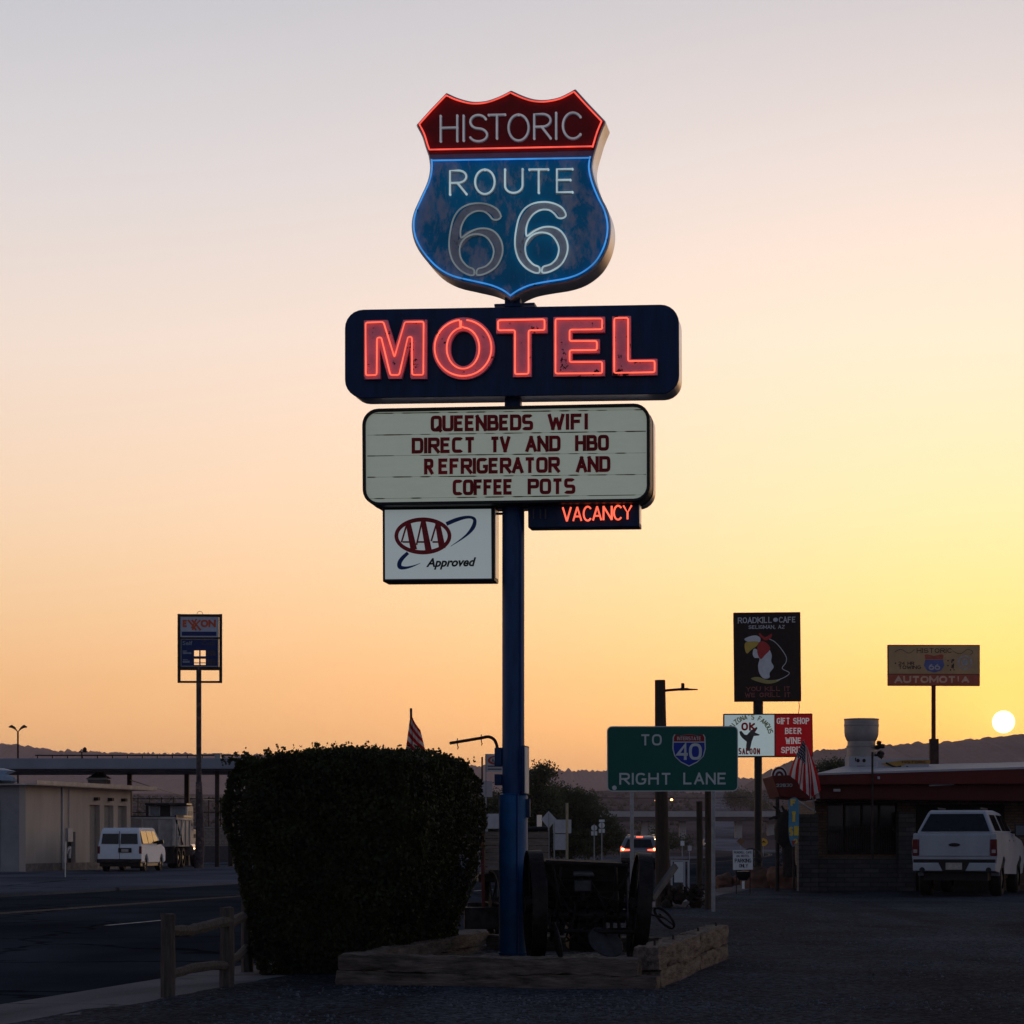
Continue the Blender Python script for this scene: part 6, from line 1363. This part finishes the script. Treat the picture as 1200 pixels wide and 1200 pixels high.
# ------------------------------------------------------------------ cafe building
BY = 62.5
cb_ = Root('cafe_building', 'low stone and brick cafe with deep dark red eaves at the right edge', 'cafe', P(1010,HOR+EYE/BY*FPX,BY)+Vector((0,0,.02)), 0)
K = lambda u, v, y=0: cb_.px(u, v, y)
m_stone = brick_mat('grey stone courses', (.040,.039,.042), (.070,.067,.068), (.028,.028,.029), .45, .12, .8); m_brk = brick_mat('tan brick', (.11,.065,.04), (.15,.09,.055), (.06,.05,.045), .22, .075, .6)
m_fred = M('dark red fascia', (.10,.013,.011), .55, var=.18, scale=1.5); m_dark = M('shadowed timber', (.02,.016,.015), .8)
xL, xR = K(936,0)[0], K(1330,0)[0]
zw = K(0,938)[1]; zs_ = K(0,999)[1]
b = MB(); wx0, wx1, wz0, wz1 = K(972,0)[0], K(1054,0)[0], zs_+.0, K(0,941)[1]
wall_open(b, K(957,0)[0], xR, 0, zw, [(wx0,wx1,wz0,wz1)], .35, .6); b.build('wall', m_brk, cb_)
b = MB(); b.box(xL,wx1,.0,.345,0,zs_-.16); b.build('stone_base', m_stone, cb_)
b = MB(); b.box(xL+.6,xL+.9,.6,9,0,zw); b.build('side_wall', m_brk, cb_)
for u0, u1, t, bt in ((936,959,954,1048),(1053,1073,951.5,1050)):
    a = K(u0,t,-.1); c = K(u1,t,-.1); b = MB(); b.box(a[0],c[0],-.12,.34,0,a[1]); b.build('pillar', m_stone, cb_, bev=.012)
a = K(1100,0,.3)[0]
b = MB(); b.box(wx0,wx1,.5,.52,wz0,wz1); wn = b.build('window', m_glass, cb_)
b = MB()
for i in range(5): x = wx0+(wx1-wx0)*i/4; b.box(x-.025,x+.025,.42,.48,wz0,wz1)
for zz in (wz0+.03,wz1-.03, wz0+.55): b.box(wx0+.03,wx1-.03,.425,.475,zz-.03,zz+.03)
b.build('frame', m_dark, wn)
b = MB(); 
for i in range(40): x = wx0+(wx1-wx0)*i/39; b.box(x-.008,x+.008,.3,.33,wz0-.02,wz0+.7)
b.box(wx0,wx1,.29,.34,wz0-.04,wz0-.0); b.build('window_bars', m_steel, wn)
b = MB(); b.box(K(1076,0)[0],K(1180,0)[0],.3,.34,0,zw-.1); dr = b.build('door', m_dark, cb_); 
# fascia: two bands, the upper one standing forward
e0, e1, e2, e3 = K(958,908.5,-1.2), K(1330,897,-1.2), K(1330,918,-1.2), K(958,919.5,-1.2)
b = MB(); b.prism([e0,e1,e2,e3], -1.2,-1.0); fa = b.build('fascia', m_fred, cb_, bev=.01)
f0, f1, f2, f3 = K(960,919,-.9), K(1330,917,-.9), K(1330,940,-.9), K(962,936,-.9)
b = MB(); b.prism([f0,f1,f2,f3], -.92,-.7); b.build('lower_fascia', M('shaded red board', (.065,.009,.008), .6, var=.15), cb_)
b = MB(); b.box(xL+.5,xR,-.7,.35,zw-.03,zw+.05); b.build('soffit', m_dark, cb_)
b = MB(); n0, n1 = e0, e1; r0 = K(990,900,4); r1 = K(1330,893.5,4); m_mem = M('white roof membrane', (.33,.33,.36), .6, var=.12, scale=1)
b.add([(n0[0]-.02,-1.22,n0[1]+.0),(n1[0],-1.22,n1[1]),(n1[0],4,n1[1]+.25),(r0[0],4,r0[1]),(n0[0]-.02,-1.22,n0[1]+.05),(n1[0],-1.22,n1[1]+.05),(n1[0],4,n1[1]+.3),(r0[0],4,r0[1]+.05)], [(3,2,1,0),(4,5,6,7),(0,1,5,4),(1,2,6,5),(2,3,7,6),(3,0,4,7)]); rf = b.build('roof', m_mem, cb_)
b = MB(); a = K(1028,903,2.2); c = K(1089,888.5,2.2); b.prism([(a[0],a[1]-.2),(c[0],a[1]-.2),(c[0],c[1]),(a[0],c[1]-.03)], 2.2,2.3); pb = b.build('roof_board', m_mem, cb_)
b = MB(); b.prism([K(1045,892.5,2.2),K(1062,890.5,2.2),K(1090,890.5,2.2),K(1090,895,2.2),K(1062,895.5,2.2),K(1052,899,2.2),K(1040,898,2.2),K(1032,895,2.2)], 2.19,2.199); b.build('banner_mark', M('ochre banner', (.36,.20,.05), .6, var=.2), pb)
b = MB(); text(b, cb_, 'HISTORIC', (1057,891.5),(1086,891.5),(1057,894.5),(1086,894.5), 2.188, weight=.2); b.ribbon([K(1038,894,2.2),K(1046,898,2.2),K(1051,899.5,2.2),K(1056,898,2.2)], .05, 2.187,2.189); b.ribbon([K(1062,898,2.2),K(1066,900,2.2),K(1070,899.6,2.2),K(1076,900,2.2)], .04, 2.187,2.189); b.build('board_lettering', m_blk, pb)
for u, v, w in ((981,926,4.5),(1029.5,911.5,1.5)):
    b = MB(); x, z = K(u, v, -1.0 if u < 1000 else -1.22); yy = -.98 if u < 1000 else -1.26; b.box(x-w*.02,x+w*.02,yy,yy+.06,z-.035,z+.035); b.build('light_fitting', m_back, cb_, bev=.01)
b = MB(); a = K(1089,919.5,-1.0); c = K(1118,918,-1.0); b.obox((a[0],-1.0,a[1]-.02),(c[0],-1.0,c[1]-.02),.05,.04); b.build('light_tube', m_back, cb_)
b = MB(); x, z = K(1022,888,-1.3); b.cyl((x,-1.35,K(1022,1007,-1.3)[1]),(x,-1.35,z+.15), .028, 8); b.build('downpipe', m_steel, cb_)
# porch awning at the corner
aw = K(905.5,910,-.4); 
b = MB(); p0, p1, p2, p3 = K(905,909,-1),K(956,907,-1),K(956,937,-1),K(914,934,-1); b.prism([p0,p1,p2,p3], -1.0,1.5); aw = b.build('awning', m_fred, cb_, bev=.02)
b = MB(); text(b, cb_, '22830', (909.5,918.5),(928.5,918.2),(909.5,922.2),(928.5,922), -1.003, weight=.2); b.build('house_number', M('pale green digits', (.32,.42,.38), .6), aw)
b = MB(); b.prism(K2 := [K(u, v, -.9) for u, v in ell(913.5,909,9.5,11,20,180,360)], -.9,-.8); b.build('arch_board', m_sgw, aw)
b = MB()
for r_, m_ in ((8.6,0),): b.ribbon([K(u, v, -.92) for u, v in ell(913.5,909,7.6,9,20,180,360)], .05, -.908,-.903)
b.ribbon([K(u, v, -.92) for u, v in ell(913.5,909,3.4,4,14,180,360)], .06, -.908,-.903); b.build('arch_stripe', m_fred, aw)
b = MB(); a = K(934,938,-1.1); c = K(956,951.5,-.3); b.tube([(a[0],-1.1,a[1]),(c[0],-.15,c[1])], .03, 8); b.build('awning_brace', m_sgw, aw, smooth=True)
b = MB(); x = K(911,0,-.8)[0]; b.cyl((x,-.8,0),(x,-.8,K(0,934,-.8)[1]), .05, 8); b.build('awning_post', m_steel, aw)
# roof vent
Yv = 66.5
rv = Root('roof_vent', 'big pale mushroom exhaust vent on the cafe roof', 'roof vent', P(1009.5,900,Yv)-Vector((0,0,.12)), 0)
pxm = FPX/Yv; zz = lambda v: rv.px(1009,v)[1]; m_duct = M('dirty pale duct metal', (.27,.25,.245), .5, .3, var=.22, scale=2, bump=.1)
b = MB(); b.lathe([(.40,zz(887)),(.40,zz(876)),(.415,zz(875.5)),(.415,zz(874)),(.385,zz(873.5)),(.385,zz(869)),(.42,zz(867)),(.46,zz(862.5)),(.475,zz(858)),(.475,zz(851)),(.485,zz(850.5)),(.485,zz(849)),(.475,zz(848.5)),(.475,zz(844)),(.488,zz(843.3)),(.488,zz(842.5)),(.44,zz(842.3))], n=36); b.build('hood', m_duct, rv, smooth=True)
x0, x1 = rv.px(992.5,0)[0], rv.px(1027,0)[0]; b = MB(); b.box(x0,x1,-.4,.42,-.15,zz(887)); bs = b.build('curb_box', m_mem, rv, bev=.02)
b = MB(); 
for u in (1005.5,1012.5): b.prism(rv.pts(ell(u,891.3,2.0,2.2,12), -.4), -.41,-.401)
b.prism(rv.pts([(1004,897.5),(1014,897.5),(1009,901)], -.4), -.41,-.401); b.prism(rv.pts(rec(1002,1003.2,888,892), -.4), -.41,-.401); b.build('painted_face', m_dark, bs)
b = MB()
for k in range(9): boulder(b, (x1+rnd.uniform(-.05,.12), -.2+rnd.uniform(-.2,.2), zz(879)+rnd.uniform(-.25,.2)), rnd.uniform(.04,.09), k, 2)
b.tube([(x1+.08,-.3,zz(884)),(x1+.1,-.3,zz(892)),(x1+.3,-.3,zz(897)),(x1+.5,-.3,zz(894))], .02, 6); b.build('fan_motor', m_steel, rv, smooth=True)

# flag on the cafe corner
fy = 60.6
cfz = Root('flag', 'large striped flag with starred canton hanging at the cafe corner', 'flag', P(957,941,fy), 0)
fp_ = lambda u, v: cfz.px(u, v)
tipx, tipz = fp_(940.5,868); b = MB(); b.cyl((fp_(957,951)[0],.4,fp_(957,951)[1]),(tipx,-.25,tipz), .018, 8); b.build('staff', m_gal, cfz, smooth=True)
def drape(u, v):   # u runs down the fly, v across from the left edge
    a0, a1 = Vector(fp_(939.5+v*6, 869+v*8)), None
    e = Vector(fp_(926,907)).lerp(Vector(fp_(950,937)), v/.7) if v < .7 else Vector(fp_(950,937)).lerp(Vector(fp_(961,926)), (v-.7)/.3)
    q = a0.lerp(e, u); ph = v*17+u*2.5; f = .08*math.sin(ph)*(.3+u)
    sag = .10*math.sin(u*math.pi)*(v-.5)
    return (q.x+sag+.035*math.sin(ph+1.2)*u, f-.25+.3*u, q.y-.02*math.sin(u*math.pi))
flag_mesh(drape, 60, 39).build('cloth', flag_mats(), cfz, smooth=True, angle=80)

# gift shop feather board, dead tree, wheels, rocks
gb = Root('gift_board', 'narrow blue vertical board with yellow letters by the cafe corner', 'sign', G(929.5,1046,.03), -8)
gq = lambda L, y=0: gb.pts(L, y)
b = MB(); b.prism(gq(spline([(925,937),(935,936.5),(936.3,955),(936,975),(934,985),(929.5,992.5),(925.5,985),(924,972),(924.3,955)], 4, True)), 0,.06); bd2 = b.build('board', M('sky blue board', (.07,.22,.33), .5, var=.2, scale=5), gb)
b = MB()
for w_, x0, x1, t, bt in (('F',926.5,933.5,936.5,944.5),('T',926.5,934,951,963),('S',924.6,929.5,969,979.5),('H',930.6,935.8,968,979),('O',930,934.5,983,988.5)): text(b, gb, w_, (x0,t),(x1,t),(x0,bt),(x1,bt), -.002, weight=.27, sq=.7, depth=.008)
b.build('lettering', M('yellow letters', (.60,.42,.05), .5, var=.1), bd2)
b = MB(); b.prism(gq([(927,985),(932.5,985),(929.7,992)]), -.012,-.003); b.build('tip', M('red tip', (.3,.04,.03), .5), bd2); b = MB(); x = gb.px(930,0)[0]; b.cyl((x,.1,0),(x,.1,gb.px(0,940)[1]), .03, 8); b.build('post', m_steel, gb)
dtr = Root('dead_tree', 'bare dark dead tree trunk with stubby branches behind the blue board', 'dead tree', G(921,1045,.03), 0)
D = lambda u, v, y=0: (dtr.px(u,v)[0], y, dtr.px(u,v)[1])
b = MB(); b.tube([D(926,1028),D(923,990),D(918,968),D(915,955)], .17, 8, r1=.11); b.tube([D(915,958),D(911,948),D(906,945)], .07, 7, r1=.02); b.tube([D(918,962),D(919,950),D(916,944)], .06, 7, r1=.02); b.tube([D(920,962),D(923,954),D(925,948)], .05, 7, r1=.02); b.tube([D(912,958),D(906,958),D(901,960)], .05, 7, r1=.02); boulder(b, D(919,972), .22, 4, 2, (1,1,2.2)); b.build('trunk', m_dark, dtr, smooth=True)
for u, v, r, lab in ((884.5,1006,.33,'iron wagon wheel leaning left of the black sign pole'), (928,1003,.36,'iron wagon wheel leaning below the blue vertical board')):
    g = G(u, 1036 if u < 900 else 1037, .03); 
    o = spoked('wagon_wheel', (0,0,0), (.35,1,.25), r, .05, None, m_steel, 10, .03, .05); o.location = (g.x, g.y+1.0, P(u,v,g.y+1).z); tag(o, lab, 'wheel', 'old wagon wheels on the rocks')
m_rock = M('red brown rock', (.15,.078,.055), .9, var=.35, scale=2.5, bump=.6, bscale=7)
for i, (u, v, r, sq, lab) in enumerate(((850,1039,.27,(1,1,.9),'rounded red boulder left of the white parking sign'), (892,1041,.46,(1.15,1,.85),'largest red boulder in front of the black sign pole'), (925,1042,.46,(1.1,1,1.0),'broad red boulder against the stone cafe pillar'), (871,1037,.26,(1.1,1,.8),'small dark boulder behind the parking sign legs'))):
    g = G(u, v, .03); b = MB(); boulder(b, (0,0,r*sq[2]*.55), r, 10+i, 4, sq); tag(b.build('boulder', m_rock, smooth=True, angle=50, loc=(g.x,g.y+r,.03)), lab, 'boulder', 'red boulders by the cafe')
# parking sign on its tub
ps = Root('parking_sign', 'small white parking-only sign on thin legs above a dark tub', 'parking sign', G(871.5,1048,.03), -2)
q = lambda L, y=-.02: ps.pts(L, y)
b = MB(); b.prism(q([(858.8,996.4),(882.2,996),(882.2,1019),(859,1019.5)]), -.02,.0); pn = b.build('panel', m_sgw, ps)
b = MB()
for w_, x0, x1, t, bt in (('ROADKILL CAFE',860,881,997.4,1000.2),('66 MOTEL',863,878.5,1001.6,1004.4),('PARKING',861,880.5,1006.2,1010.8),('ONLY',866,876.5,1012.4,1016.6)): text(b, ps, w_, (x0,t),(x1,t),(x0,bt),(x1,bt), -.021, weight=.165, sq=.8, depth=.002)
b.build('lettering', M('navy print', (.03,.035,.06), .6), pn)
for u in (863,879): b = MB(); x = ps.px(u,0)[0]; b.box(x-.013,x+.013,.0,.025,-.02,ps.px(0,1018)[1]); b.build('leg', m_steel, ps)
b = MB(); b.lathe([(.10,ps.px(0,1031)[1]),(.17,ps.px(0,1027)[1]),(.2,ps.px(0,1021)[1])], (ps.px(871,0)[0],.12,0), 20); b.build('tub', m_blk, ps, smooth=True)
b = MB(); b.box(ps.px(869.5,0)[0],ps.px(872.5,0)[0],-.02,.0,ps.px(0,1041)[1],ps.px(0,1032)[1]); b.build('tag', m_sgw, ps)
b = MB(); g = G(835,1064,.03); b.cyl((0,0,0),(0,0,.42), .02, 8); tag(b.build('marker_stake', m_sgw, smooth=True, loc=(g.x-.06,g.y+.2,.03)), 'short white stake at the foot of the right green-sign post', 'stake')

b = MB(); A = P(560,929.5,320); Bq = P(960,931.5,340); b.tube([A.lerp(Bq, t/12)-Vector((0,0,.6*math.sin(math.pi*t/12))) for t in range(13)], .03, 5); tag(b.build('cable', m_blk), 'thin dark cable crossing the far valley below the green sign', 'cable')
# ------------------------------------------------------------------ dusty air
b = MB(); b.box(-7600,7600,-400,8600,-14,280); hz = b.build('haze', None) if False else None
me = bpy.data.meshes.new('haze'); me.from_pydata(b.v, [], b.f); hz = bpy.data.objects.new('haze', me); COL.objects.link(hz); hz['kind'] = 'stuff'
mh = bpy.data.materials.new('dusty evening air'); mh.use_nodes = True; nt = mh.node_tree; nt.nodes.remove(nt.nodes['Principled BSDF'])
pv = nt.nodes.new('ShaderNodeVolumePrincipled'); pv.inputs['Density'].default_value = 1.0e-4; pv.inputs['Color'].default_value = (.95,.74,.80,1); pv.inputs['Anisotropy'].default_value = .2
nt.links.new(pv.outputs[0], nt.nodes['Material Output'].inputs['Volume']); me.materials.append(mh)
